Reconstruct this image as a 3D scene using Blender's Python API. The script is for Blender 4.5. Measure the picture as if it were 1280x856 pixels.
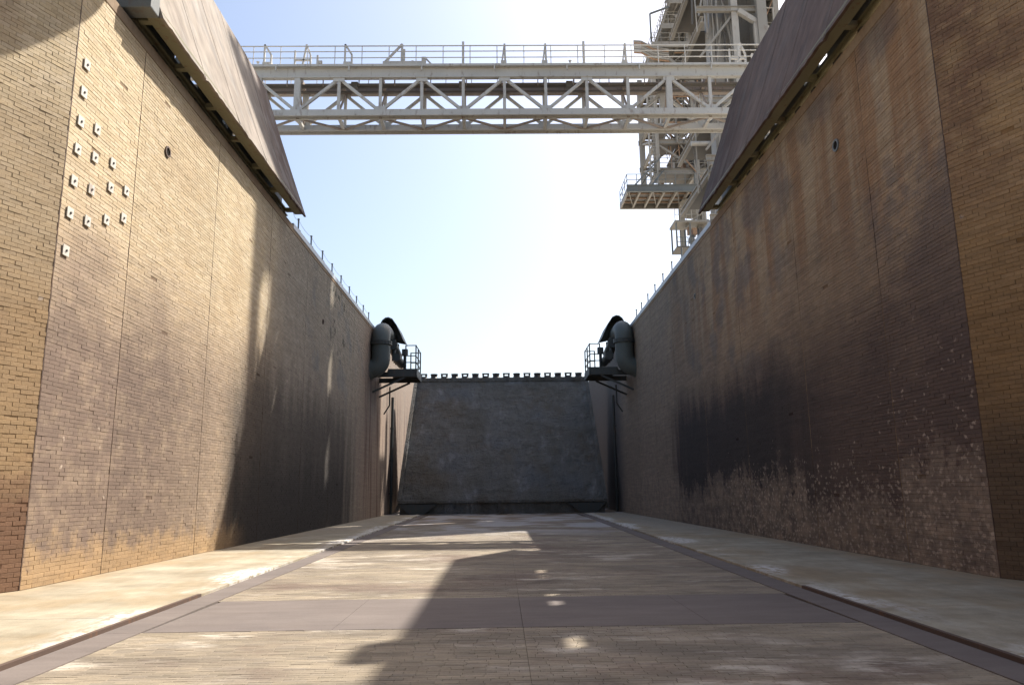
import bpy, math, random
import numpy as np
from mathutils import Vector, Matrix

for o in list(bpy.data.objects): bpy.data.objects.remove(o, do_unlink=True)
scn = bpy.context.scene
COL = scn.collection
rad = math.radians

# ------------------------------------------------------------------ camera
CAMH = 1.6585
F_PX, PITCH, YAW, ROLL = 949.5, 0.19254, 0.01489, -0.01237
def cam_basis():
    f = np.array([math.sin(YAW)*math.cos(PITCH), math.cos(YAW)*math.cos(PITCH), math.sin(PITCH)])
    r = np.array([math.cos(YAW), -math.sin(YAW), 0.0]); u = np.cross(r, f)
    return r*math.cos(ROLL)+u*math.sin(ROLL), -r*math.sin(ROLL)+u*math.cos(ROLL), f
CR, CU, CF = cam_basis()
cam = bpy.data.cameras.new('camera'); camo = bpy.data.objects.new('camera', cam); COL.objects.link(camo)
cam.sensor_fit = 'HORIZONTAL'; cam.sensor_width = 36.0; cam.lens = 36.0*F_PX/1280.0
cam.clip_start = 0.1; cam.clip_end = 12000
m = Matrix.Identity(4)
for i in range(3):
    m[i][0] = CR[i]; m[i][1] = CU[i]; m[i][2] = -CF[i]
m[2][3] = CAMH
camo.matrix_world = m
scn.camera = camo

# ------------------------------------------------------------------ sky, sun, exposure
SUN = Vector((0.615, 0.53, 1.0)).normalized()
world = bpy.data.worlds.new('World'); scn.world = world; world.use_nodes = True
wn = world.node_tree.nodes; wl = world.node_tree.links
sky = wn.new('ShaderNodeTexSky'); sky.sky_type = 'NISHITA'; sky.sun_disc = False
sky.sun_elevation = math.asin(SUN.z); sky.sun_rotation = math.atan2(SUN.x, SUN.y)
sky.air_density = 1.0; sky.dust_density = 3.3; sky.ozone_density = 0.2
bg = wn['Background']; bg.inputs[1].default_value = 0.122
wl.new(sky.outputs[0], bg.inputs[0])
sl = bpy.data.lights.new('sun', 'SUN'); sl.energy = 5.0; sl.angle = rad(0.53); sl.color = (1.0, 0.94, 0.85)
slo = bpy.data.objects.new('sun', sl); COL.objects.link(slo)
slo.rotation_euler = SUN.to_track_quat('Z', 'Y').to_euler(); slo.location = SUN*200
scn.view_settings.view_transform = 'Standard'; scn.view_settings.look = 'None'
scn.view_settings.gamma = 1.0; scn.view_settings.use_curve_mapping = False
scn.view_settings.exposure = 1.0

# ------------------------------------------------------------------ node helper
class NT:
    def __init__(s, name, rough=0.85, spec=0.3, metal=0.0):
        s.m = bpy.data.materials.new(name); s.m.use_nodes = True
        s.t = s.m.node_tree; s.n = s.t.nodes; s.l = s.t.links
        s.b = s.n['Principled BSDF']
        s.b.inputs['Roughness'].default_value = rough; s.b.inputs['Metallic'].default_value = metal
        s.b.inputs['Specular IOR Level'].default_value = spec
        s.pos = s.n.new('ShaderNodeNewGeometry').outputs['Position']
        sp = s.n.new('ShaderNodeSeparateXYZ'); s.l.new(s.pos, sp.inputs[0])
        s.X, s.Y, s.Z = sp.outputs
    def put(s, sock, v):
        if isinstance(v, bpy.types.NodeSocket): s.l.new(v, sock)
        elif isinstance(v, tuple) and len(v) == 3 and sock.type == 'RGBA': sock.default_value = (*v, 1)
        else: sock.default_value = v
    def math(s, op, a, b=0.0, c=None, clamp=False):
        n = s.n.new('ShaderNodeMath'); n.operation = op; n.use_clamp = clamp
        s.put(n.inputs[0], a); s.put(n.inputs[1], b)
        if c is not None: s.put(n.inputs[2], c)
        return n.outputs[0]
    def add(s, a, b): return s.math('ADD', a, b)
    def mul(s, *a):
        r = a[0]
        for q in a[1:]: r = s.math('MULTIPLY', r, q)
        return r
    def mad(s, a, b, c): return s.math('MULTIPLY_ADD', a, b, c)
    def step(s, v, a, b, lo=0.0, hi=1.0):          # smooth map of v: a -> lo, b -> hi
        n = s.n.new('ShaderNodeMapRange'); n.interpolation_type = 'SMOOTHSTEP'
        if a > b: a, b, lo, hi = b, a, hi, lo
        s.put(n.inputs[0], v); n.inputs[1].default_value = a; n.inputs[2].default_value = b
        n.inputs[3].default_value = lo; n.inputs[4].default_value = hi
        return n.outputs[0]
    def noise(s, scale=1.0, detail=4.0, stretch=None, rough=0.55, off=0.0, lac=2.0):
        v = s.pos
        if stretch or off:
            mp = s.n.new('ShaderNodeMapping'); mp.inputs['Scale'].default_value = stretch or (1, 1, 1)
            mp.inputs['Location'].default_value = (off, off*0.7, off*1.3)
            s.l.new(v, mp.inputs[0]); v = mp.outputs[0]
        n = s.n.new('ShaderNodeTexNoise'); s.l.new(v, n.inputs['Vector'])
        n.inputs['Scale'].default_value = scale; n.inputs['Detail'].default_value = detail
        n.inputs['Roughness'].default_value = rough; n.inputs['Lacunarity'].default_value = lac
        return n.outputs['Fac']
    def mix(s, f, a, b, mode='MIX'):
        n = s.n.new('ShaderNodeMix'); n.data_type = 'RGBA'; n.blend_type = mode
        s.put(n.inputs['Factor'], f); s.put(n.inputs['A'], a); s.put(n.inputs['B'], b)
        return n.outputs['Result']
    def ramp(s, f, stops):
        n = s.n.new('ShaderNodeValToRGB'); s.l.new(f, n.inputs[0]); e = n.color_ramp.elements
        while len(e) < len(stops): e.new(0.5)
        for i, (p, c) in enumerate(stops): e[i].position = p; e[i].color = (*c, 1)
        return n.outputs[0]
    def gain(s, col, v):                            # multiply a colour by a scalar
        n = s.n.new('ShaderNodeVectorMath'); n.operation = 'SCALE'; s.l.new(col, n.inputs[0]); s.put(n.inputs['Scale'], v)
        return n.outputs[0]
    def attr(s, name):
        n = s.n.new('ShaderNodeAttribute'); n.attribute_name = name; return n.outputs['Fac']
    def rand(s):                                    # one number for each brick, loose or joined
        oi = s.n.new('ShaderNodeObjectInfo')
        return s.math('FRACT', s.add(s.attr('piece_random'), oi.outputs['Random']))
    def rehash(s, v, k): return s.math('FRACT', s.mul(s.math('SINE', s.mad(v, k, 1.3)), 437.58))
    def bump(s, h, strength=0.3, dist=0.02):
        n = s.n.new('ShaderNodeBump'); n.inputs['Strength'].default_value = strength; n.inputs['Distance'].default_value = dist
        s.put(n.inputs['Height'], h); s.l.new(n.outputs[0], s.b.inputs['Normal'])
    def done(s, col, rough=None):
        s.put(s.b.inputs['Base Color'], col)
        if rough is not None: s.put(s.b.inputs['Roughness'], rough)
        return s.m

MAT = {}
def brick_layers(t, side, mortar=False):
    """colour of the burnt refractory brick: tan brick, purple-brown glaze, soot, washed foot, spalled bricks"""
    n1 = t.noise(0.30, 8, rough=0.62); n2 = t.noise(0.9, 8, (1, 1, 0.12), rough=0.62); n3 = t.noise(2.2, 8, off=7.0, rough=0.64); n4 = t.noise(0.16, 3, off=3.0)
    fine = t.noise(28, 4)
    if mortar: r = None; c = t.ramp(n3, [(0.3, (0.20, 0.14, 0.09)), (0.7, (0.36, 0.27, 0.18))])
    else:
        r = t.rand()
        c = t.ramp(r, [(0.0, (0.43, 0.335, 0.205)), (0.3, (0.455, 0.36, 0.228)), (0.62, (0.475, 0.382, 0.25)), (0.88, (0.50, 0.405, 0.275)), (1.0, (0.44, 0.35, 0.225))])
    zz = t.add(t.Z, t.mad(n1, 5.0, -2.5)); rag = t.mad(t.noise(7.0, 5, off=2.2, rough=0.7), 1.8, -0.9); zs = t.add(t.add(t.Z, t.mad(n2, 5.0, -2.5)), rag); yy = t.add(t.Y, t.mad(n2, 5.0, -2.5))
    cell = t.math('FLOOR', t.mul(t.add(t.Y, -0.9), 0.183)); pv = t.rehash(cell, 12.9)
    warm = t.step(n3, 0.42, 0.66)
    if side == 'left':
        c = t.mix(t.mul(t.step(n1, 0.48, 0.64), t.step(t.Z, 5, 8), 0.45), c, (0.36, 0.255, 0.145))
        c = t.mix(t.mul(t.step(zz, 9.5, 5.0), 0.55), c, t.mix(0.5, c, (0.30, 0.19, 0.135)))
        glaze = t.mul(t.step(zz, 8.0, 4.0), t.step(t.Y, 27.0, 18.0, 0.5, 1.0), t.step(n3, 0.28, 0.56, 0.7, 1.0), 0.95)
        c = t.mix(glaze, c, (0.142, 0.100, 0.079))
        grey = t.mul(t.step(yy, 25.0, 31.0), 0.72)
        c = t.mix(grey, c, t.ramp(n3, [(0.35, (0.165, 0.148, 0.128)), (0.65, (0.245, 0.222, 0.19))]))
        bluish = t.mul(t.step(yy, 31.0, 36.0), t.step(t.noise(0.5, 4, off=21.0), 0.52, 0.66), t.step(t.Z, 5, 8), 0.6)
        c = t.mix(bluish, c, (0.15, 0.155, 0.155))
        soot = t.mul(t.step(t.add(t.Y, t.mad(n2, 2.4, -1.2)), 23.6, 25.6), t.step(t.add(t.Y, t.mad(n2, 9.0, -4.5)), 47.5, 41.5), t.step(zs, 7.6, 4.4), t.step(zs, 4.4, 1.5, 0.72, 0.95))  # soot, strengthened from the shadow line on to deepen the shade
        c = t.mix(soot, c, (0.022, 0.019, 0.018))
        far = t.mul(t.step(yy, 44.0, 49.0), t.step(n1, 0.3, 0.6, 0.5, 0.9))
        c = t.mix(far, c, (0.25, 0.185, 0.14))
        run = t.mul(t.step(t.Y, 46.0, 51.0), t.step(t.noise(1.6, 4, (1, 1, 0.05), off=4.0), 0.5, 0.62), t.step(t.Z, 11, 8), 0.8)
        c = t.mix(run, c, (0.085, 0.045, 0.032))
        moss = t.mul(t.step(t.Y, 36.5, 38.5), t.step(t.Y, 43, 41), t.step(t.Z, 7.5, 10.0), t.step(t.noise(1.6, 4, off=51.0), 0.56, 0.62), 0.8)
        c = t.mix(moss, c, (0.045, 0.045, 0.028))
        foot = t.mul(t.step(t.add(t.Z, t.mad(n3, 2.0, -1.0)), 0.95, 0.25), t.step(t.Y, 27, 24), 0.8)
        c = t.mix(foot, c, t.mix(warm, (0.33, 0.22, 0.115), (0.40, 0.265, 0.13)))
        dens = t.mul(t.step(t.Z, 9.0, 3.0), t.step(t.Y, 25, 21), 0.03)
    elif side == 'left_wing':
        c = t.mix(t.mul(t.step(zz, 10.0, 7.5), 0.55), c, (0.25, 0.175, 0.10))
        c = t.mix(t.mul(t.step(zz, 6.8, 4.5), 0.6), c, (0.27, 0.165, 0.075))
        c = t.mix(t.mul(t.step(n1, 0.46, 0.62), 0.35), c, (0.24, 0.15, 0.09))
        c = t.mix(t.mul(t.step(t.add(t.Z, t.mad(n3, 2.0, -1.0)), 2.6, 1.3), 0.75), c, (0.125, 0.06, 0.04))
        dens = t.mul(t.step(t.Z, 9.0, 3.0), 0.01)
    elif side == 'right':
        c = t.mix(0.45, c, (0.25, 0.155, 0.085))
        c = t.mix(t.mul(t.step(n2, 0.40, 0.60), t.step(t.Z, 6, 9), 0.7), c, (0.25, 0.125, 0.052))
        c = t.mix(t.mul(t.step(t.noise(0.22, 5, off=41.0), 0.50, 0.62), 0.6), c, (0.125, 0.108, 0.102))
        c = t.mix(t.mul(t.step(t.Y, 20, 16), t.step(n3, 0.40, 0.6), t.step(zz, 9.5, 8.0), 0.55), c, (0.14, 0.125, 0.12))
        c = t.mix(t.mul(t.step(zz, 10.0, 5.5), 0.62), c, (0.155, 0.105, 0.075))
        c = t.mix(t.mul(t.step(yy, 27, 36), 0.5), c, (0.17, 0.145, 0.115))
        c = t.mix(t.mul(t.step(t.noise(0.4, 4, off=31.0), 0.5, 0.62), t.step(t.Y, 20, 26), t.step(t.Z, 4, 7), 0.55), c, (0.12, 0.115, 0.115))
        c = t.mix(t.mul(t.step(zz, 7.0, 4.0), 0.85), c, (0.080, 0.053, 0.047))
        soot = t.mul(t.step(t.add(t.Y, t.mad(n2, 7.0, -3.5)), 19.0, 26.0), t.step(t.add(t.Y, t.mad(n2, 8.0, -4.0)), 42.0, 37.0), t.step(zs, 6.6, 4.6), 0.85)
        c = t.mix(soot, c, (0.024, 0.021, 0.021))
        c = t.mix(t.mul(t.step(t.add(t.Y, t.mad(n2, 8.0, -4.0)), 38.0, 41.5), 0.8), c, t.ramp(n3, [(0.3, (0.21, 0.165, 0.12)), (0.7, (0.27, 0.215, 0.16))]))
        wash = t.mul(t.step(t.add(t.Z, t.add(t.mad(n3, 2.6, -1.3), t.add(t.add(rag, t.mad(n2, 2.6, -1.3)), t.mad(pv, -1.8, 0.6)))), 2.1, 1.5), t.step(n3, 0.36, 0.6, 0.5, 1.0), 0.75)
        c = t.mix(wash, c, t.mix(warm, (0.23, 0.18, 0.14), (0.30, 0.225, 0.165)))
        dens = t.math('MAXIMUM', t.mul(t.step(t.add(t.Z, t.mad(n3, 3.0, -1.5)), 3.2, 0.9), t.step(t.Y, 36, 26), 0.75), t.mul(t.step(t.Y, 18.6, 17.0), t.step(t.add(t.Z, t.mad(n1, 3.0, -1.5)), 6.0, 2.0), 0.34))
    else:
        c = t.mix(0.6, c, (0.285, 0.155, 0.05))
        c = t.mix(t.mul(t.step(t.add(n1, t.mul(t.add(t.X, -9.0), -0.10)), 0.30, 0.50), t.step(t.Z, 6, 8.5), t.step(n3, 0.35, 0.55, 0.4, 1.0), 0.75), c, (0.135, 0.072, 0.050))
        c = t.mix(t.mul(t.step(zz, 8.0, 4.5), 0.6), c, (0.15, 0.085, 0.035))
        c = t.mix(t.mul(t.step(zz, 3.8, 1.6), 0.72), c, (0.065, 0.050, 0.042))
        dens = t.mul(t.step(t.Z, 9.0, 3.0), 0.01)
    if not mortar:
        vo = t.n.new('ShaderNodeTexVoronoi'); vo.inputs['Scale'].default_value = 6.2; vo.inputs['Randomness'].default_value = 0.9
        wp = t.n.new('ShaderNodeVectorMath'); wp.operation = 'MULTIPLY_ADD'; t.l.new(t.pos, wp.inputs[0]); wp.inputs[1].default_value = (1, 1, 1.25)
        nz = t.n.new('ShaderNodeTexNoise'); nz.inputs['Scale'].default_value = 13.0; nz.inputs['Detail'].default_value = 3.0; t.l.new(t.pos, nz.inputs['Vector'])
        sc = t.n.new('ShaderNodeVectorMath'); sc.operation = 'SCALE'; sc.inputs['Scale'].default_value = 0.22; t.l.new(nz.outputs['Color'], sc.inputs[0])
        t.l.new(sc.outputs[0], wp.inputs[2]); t.l.new(wp.outputs[0], vo.inputs['Vector'])
        sv = t.n.new('ShaderNodeSeparateColor'); t.l.new(vo.outputs['Color'], sv.inputs[0])
        pale = t.mul(t.math('LESS_THAN', sv.outputs[0], dens), t.step(vo.outputs['Distance'], 0.46, 0.26), t.mad(sv.outputs[1], 0.7, 0.3))
        c = t.mix(t.mul(pale, 0.85), c, (0.42, 0.34, 0.27) if 'left' in side else (0.40, 0.32, 0.255))
        c = t.gain(c, t.mad(t.rehash(r, 53.1), 0.16, 0.92))
    crs = t.noise(1.0, 3, (0.5, 0.5, 11.0), off=13.0)
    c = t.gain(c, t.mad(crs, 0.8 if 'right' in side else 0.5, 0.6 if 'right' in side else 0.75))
    c = t.gain(c, t.mad(pv, 0.16, 0.92))
    c = t.gain(c, t.mad(fine, 0.5, 0.75))
    if mortar: c = t.gain(c, 0.84)
    return c, fine
def brick_mat(side):
    t = NT('burnt_brick_'+side, 0.82, 0.35); c, fine = brick_layers(t, side)
    t.bump(fine, 0.5, 0.008); return t.done(c)
def mortar_mat(side):
    t = NT('mortar_'+side, 0.95, 0.1); c, fine = brick_layers(t, side, True)
    return t.done(c)
for s_ in ('left', 'left_wing', 'right', 'right_wing'):
    MAT['brick_'+s_] = brick_mat(s_); MAT['mortar_'+s_] = mortar_mat(s_)

def far_wall_mat(side):                             # brick too far away to tell apart: courses as fine relief
    t = NT('far_brick_'+side, 0.85, 0.3); c, fine = brick_layers(t, side, True)
    row = t.math('FRACT', t.mul(t.Z, 10.526)); jn = t.step(t.math('ABSOLUTE', t.add(row, -0.5)), 0.36, 0.48)
    c = t.gain(c, t.mad(jn, -0.18, 1.22 if side == 'left' else 1.15))
    c = t.mix(t.mul(t.step(t.Y, 55, 59), 0.8 if side == 'right' else 0.3), c, (0.085, 0.08, 0.078)); t.bump(t.mad(jn, -1.0, fine), 0.4, 0.008); return t.done(c)  # far end darkened, strongly on the right where shade is put into the colour
MAT['far_left'] = far_wall_mat('left'); MAT['far_right'] = far_wall_mat('right')

def floor_layers(t, base, mult=1.0):
    a = t.noise(0.6, 8, (0.5, 1.1, 1), rough=0.66); b = t.noise(1.3, 9, (0.5, 1.5, 1), off=5.0, rough=0.68); c4 = t.noise(0.35, 8, off=9.0, rough=0.66)
    st = t.noise(1.3, 6, (0.6, 2.2, 1), off=23.0, rough=0.62)
    c = t.mix(t.mul(t.step(a, 0.42, 0.62), 0.6), base, (0.135, 0.112, 0.09))
    c = t.mix(t.mul(t.step(c4, 0.50, 0.64), 0.55), c, (0.125, 0.082, 0.066))
    c = t.gain(c, t.mad(st, 1.3, 0.35))
    white = t.mul(t.step(b, 0.52, 0.64), t.step(t.noise(0.3, 6, off=14.0, rough=0.6), 0.44, 0.56), 0.75)
    c = t.mix(white, c, (0.47, 0.42, 0.35))
    far = t.mul(t.step(t.Y, 26, 40), t.step(t.noise(0.7, 5, (0.6, 0.5, 1), off=2.0), 0.44, 0.56), 0.8)
    return t.mix(far, c, (0.40, 0.385, 0.375))
def floor_brick_mat():
    t = NT('floor_brick', 0.85, 0.3); r = t.rand()
    base = t.ramp(r, [(0, (0.215, 0.18, 0.13)), (0.35, (0.24, 0.198, 0.142)), (0.7, (0.26, 0.215, 0.155)), (1, (0.225, 0.19, 0.145))])
    c = floor_layers(t, base); fine = t.noise(35, 4)
    c = t.gain(t.gain(c, t.mad(t.rehash(r, 77.0), 0.10, 0.95)), t.mad(fine, 0.5, 0.75)); t.bump(fine, 0.5, 0.006); return t.done(c)
MAT['floor_brick'] = floor_brick_mat()
def floor_bed_mat(k, name):
    t = NT(name, 0.92, 0.2); n = t.noise(9, 4)
    base = t.ramp(n, [(0.3, (0.23, 0.18, 0.13)), (0.7, (0.28, 0.22, 0.16))])
    c = floor_layers(t, base); t.bump(n, 0.4, 0.01); return t.done(t.gain(c, k))
MAT['floor_bed'] = floor_bed_mat(0.72, 'floor_bed'); MAT['floor_far'] = floor_bed_mat(0.9, 'floor_far')
def concrete_mat(name, lo, hi, stain, sf=0.5, streak=(0.5, 1.4, 1), bumpk=0.25):
    t = NT(name, 0.88, 0.25); a = t.noise(0.8, 9, streak, rough=0.64); b = t.noise(0.35, 8, off=4.0, rough=0.64); f = t.noise(40, 4); g = t.noise(4, 5, streak, off=8)
    c = t.ramp(a, [(0.3, lo), (0.7, hi)])
    c = t.mix(t.mul(t.step(b, 0.45, 0.62), sf), c, stain)
    c = t.gain(t.gain(c, t.mad(f, 0.35, 0.82)), t.mad(g, 0.4, 0.80)); t.bump(t.add(f, t.mul(g, 1.5)), bumpk, 0.01); return t.done(c)
def apron_mat():
    t = NT('apron_concrete', 0.88, 0.25); a = t.noise(0.8, 9, (0.7, 1.2, 1), rough=0.66); b = t.noise(0.5, 9, (1, 0.6, 1), off=4.0, rough=0.66); f = t.noise(40, 4); g = t.noise(4, 5, (1.5, 0.5, 1), off=8)
    c = t.ramp(a, [(0.32, (0.215, 0.182, 0.128)), (0.66, (0.385, 0.345, 0.262))])
    c = t.mix(t.mul(t.step(b, 0.45, 0.62), 0.65), c, (0.265, 0.20, 0.12))
    edge = t.add(t.math('ABSOLUTE', t.X), t.mad(t.add(t.Y, -7.0), -0.0209, -5.02))   # metres out from the dark strip
    foot = t.mul(t.step(edge, 2.6, 3.5), t.step(a, 0.4, 0.6, 0.3, 1.0), 0.6)
    c = t.mix(foot, c, (0.29, 0.195, 0.105))
    crust = t.mul(t.step(t.noise(5.0, 6, (1.3, 0.7, 1), off=6, rough=0.7), 0.40, 0.56), t.step(t.add(edge, t.mad(t.noise(0.9, 5, (1, 0.5, 1), off=3), 1.6, -0.8)), 0.75, 0.25), t.step(t.noise(0.35, 4, (1, 0.6, 1), off=17), 0.40, 0.56))
    c = t.mix(t.mul(crust, 0.9), c, (0.60, 0.59, 0.57))
    c = t.mix(t.mul(t.step(t.Y, 26, 36), t.step(edge, 0.5, 1.4), 0.6), c, (0.26, 0.23, 0.185))
    c = t.gain(t.gain(c, t.mad(f, 0.5, 0.75)), t.mad(g, 0.5, 0.75)); t.bump(t.add(f, t.mul(g, 1.5)), 0.25, 0.01); return t.done(c)
MAT['apron'] = apron_mat()
MAT['band'] = concrete_mat('smooth_dark_band', (0.135, 0.112, 0.10), (0.172, 0.145, 0.130), (0.125, 0.107, 0.10), 0.5, (0.4, 1.5, 1), 0.1)
MAT['coping'] = concrete_mat('coping_concrete', (0.24, 0.175, 0.115), (0.33, 0.25, 0.17), (0.19, 0.12, 0.075), 0.6)
MAT['pad'] = concrete_mat('pad_concrete', (0.36, 0.34, 0.30), (0.44, 0.42, 0.37), (0.30, 0.28, 0.24), 0.5)
def deflector_mat():
    t = NT('deflector_refractory', 0.75, 0.35); a = t.noise(0.35, 6); b = t.noise(2.4, 6, (1, 1, 0.45), rough=0.65); v = t.noise(0.9, 5, (1, 1, 0.12), off=6); f = t.noise(14, 5)
    c = t.ramp(a, [(0.35, (0.170, 0.158, 0.132)), (0.52, (0.205, 0.198, 0.178)), (0.68, (0.185, 0.19, 0.19))])
    c = t.mix(t.mul(t.step(t.noise(0.5, 5, off=11), 0.52, 0.66), 0.5), c, (0.16, 0.125, 0.085))
    c = t.mix(t.mul(t.step(v, 0.53, 0.68), t.step(b, 0.30, 0.62, 0.35, 1.0), t.step(a, 0.40, 0.6), 0.5), c, (0.40, 0.40, 0.39))
    hr = t.noise(0.8, 5, (0.6, 1, 1.6), off=19, rough=0.6)
    c = t.gain(c, t.mad(hr, 0.5, 0.75))
    c = t.gain(c, t.mad(b, 0.8, 0.60)); t.bump(t.add(t.mul(hr, 2.5), t.add(t.mul(b, 2.0), f)), 1.0, 0.2); return t.done(c)
MAT['deflector'] = deflector_mat()
def panel_mat(name, lit):
    t = NT(name, 0.85, 0.15); a = t.noise(0.5, 6, (1, 1, 0.25)); b = t.noise(3.0, 6, (1, 1, 0.3)); v = t.noise(1.4, 5, (1, 1, 0.06), off=3); f = t.noise(30, 4)
    if lit: c = t.ramp(a, [(0.3, (0.175, 0.145, 0.12)), (0.7, (0.30, 0.262, 0.222))])  # lighter palette for the sunlit panel: light put into the colour
    else: c = t.ramp(a, [(0.3, (0.120, 0.084, 0.070)), (0.7, (0.175, 0.125, 0.102))])  # darker palette for the shaded panel: shade put into the colour
    yy = t.add(t.add(t.Y, t.mad(a, 3.0, -1.5)), t.mul(t.add(t.Z, -13.0), -0.35))
    c = t.mix(t.mul(t.step(yy, 24.5, 28.0), 0.85), c, (0.085, 0.058, 0.052))
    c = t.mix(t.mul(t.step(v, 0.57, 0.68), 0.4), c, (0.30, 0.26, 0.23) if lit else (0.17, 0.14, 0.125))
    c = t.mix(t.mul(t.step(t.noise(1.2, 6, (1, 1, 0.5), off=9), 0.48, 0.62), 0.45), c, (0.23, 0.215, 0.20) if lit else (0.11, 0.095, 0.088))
    c = t.gain(c, t.mad(b, 1.1, 0.45)); t.bump(t.add(b, t.mul(f, 0.4)), 0.5, 0.03); return t.done(c)
MAT['panel_left'] = panel_mat('scorched_panel_lit', True); MAT['panel_right'] = panel_mat('scorched_panel_shaded', False)
def paint_mat(name, col, rust=0.25, rough=0.55, rustcol=(0.16, 0.075, 0.035)):
    t = NT(name, rough, 0.4); a = t.noise(0.8, 5); b = t.noise(5, 6, (1, 1, 0.3)); f = t.noise(24, 4)
    c = t.gain(t.gain(t.mix(0.0, col, col), t.mad(a, 0.35, 0.83)), t.mad(f, 0.24, 0.88))
    c = t.mix(t.mul(t.step(b, 0.56, 0.70), rust), c, rustcol); t.bump(f, 0.15, 0.005); return t.done(c)
MAT['bridge'] = paint_mat('bridge_paint', (0.49, 0.47, 0.43), 0.45)
MAT['bridge_under'] = paint_mat('bridge_weathered', (0.30, 0.245, 0.20), 0.5)
MAT['tower'] = paint_mat('tower_paint', (0.29, 0.265, 0.228), 0.4)
MAT['tower_dark'] = paint_mat('tower_dark_steel', (0.12, 0.108, 0.094), 0.4)
MAT['tower_pale'] = paint_mat('tower_cladding', (0.40, 0.37, 0.325), 0.25)
MAT['tower_rust'] = paint_mat('tower_rusty', (0.36, 0.22, 0.13), 0.6)
MAT['frame_green'] = paint_mat('frame_olive_paint', (0.20, 0.185, 0.115), 0.55)
MAT['frame_grey'] = paint_mat('frame_grey_paint', (0.16, 0.17, 0.165), 0.3)
MAT['dark_steel'] = paint_mat('dark_steel', (0.045, 0.04, 0.036), 0.3)
MAT['pipe'] = paint_mat('deluge_pipe_paint', (0.088, 0.102, 0.096), 0.25)
MAT['pipe_dark'] = paint_mat('deluge_steel', (0.055, 0.06, 0.057), 0.25)
MAT['edge'] = paint_mat('galvanised_edge', (0.45, 0.48, 0.50), 0.1, 0.4)
MAT['rust_steel'] = paint_mat('rusty_angle', (0.085, 0.055, 0.042), 0.5, 0.75)
MAT['plate'] = paint_mat('anchor_plate_paint', (0.50, 0.475, 0.42), 0.45, 0.6)
MAT['bolt'] = paint_mat('bolt_steel', (0.06, 0.055, 0.05), 0.3)
MAT['cable'] = paint_mat('wire_rope', (0.35, 0.34, 0.32), 0.1)
t_ = NT('joint_filler', 0.95, 0.1); MAT['joint'] = t_.done((0.055, 0.035, 0.024))
t_ = NT('pale_joint_filler', 0.95, 0.1); MAT['joint_pale'] = t_.done(t_.ramp(t_.noise(1.5, 5, (1, 1, 0.4)), [(0.42, (0.05, 0.035, 0.028)), (0.6, (0.26, 0.18, 0.11))]))
t_ = NT('sleeve_bore_shade', 0.95, 0.1); MAT['bore_shade'] = t_.done((0.015, 0.012, 0.010))  # near-black stands for the shade inside the sleeve

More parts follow.
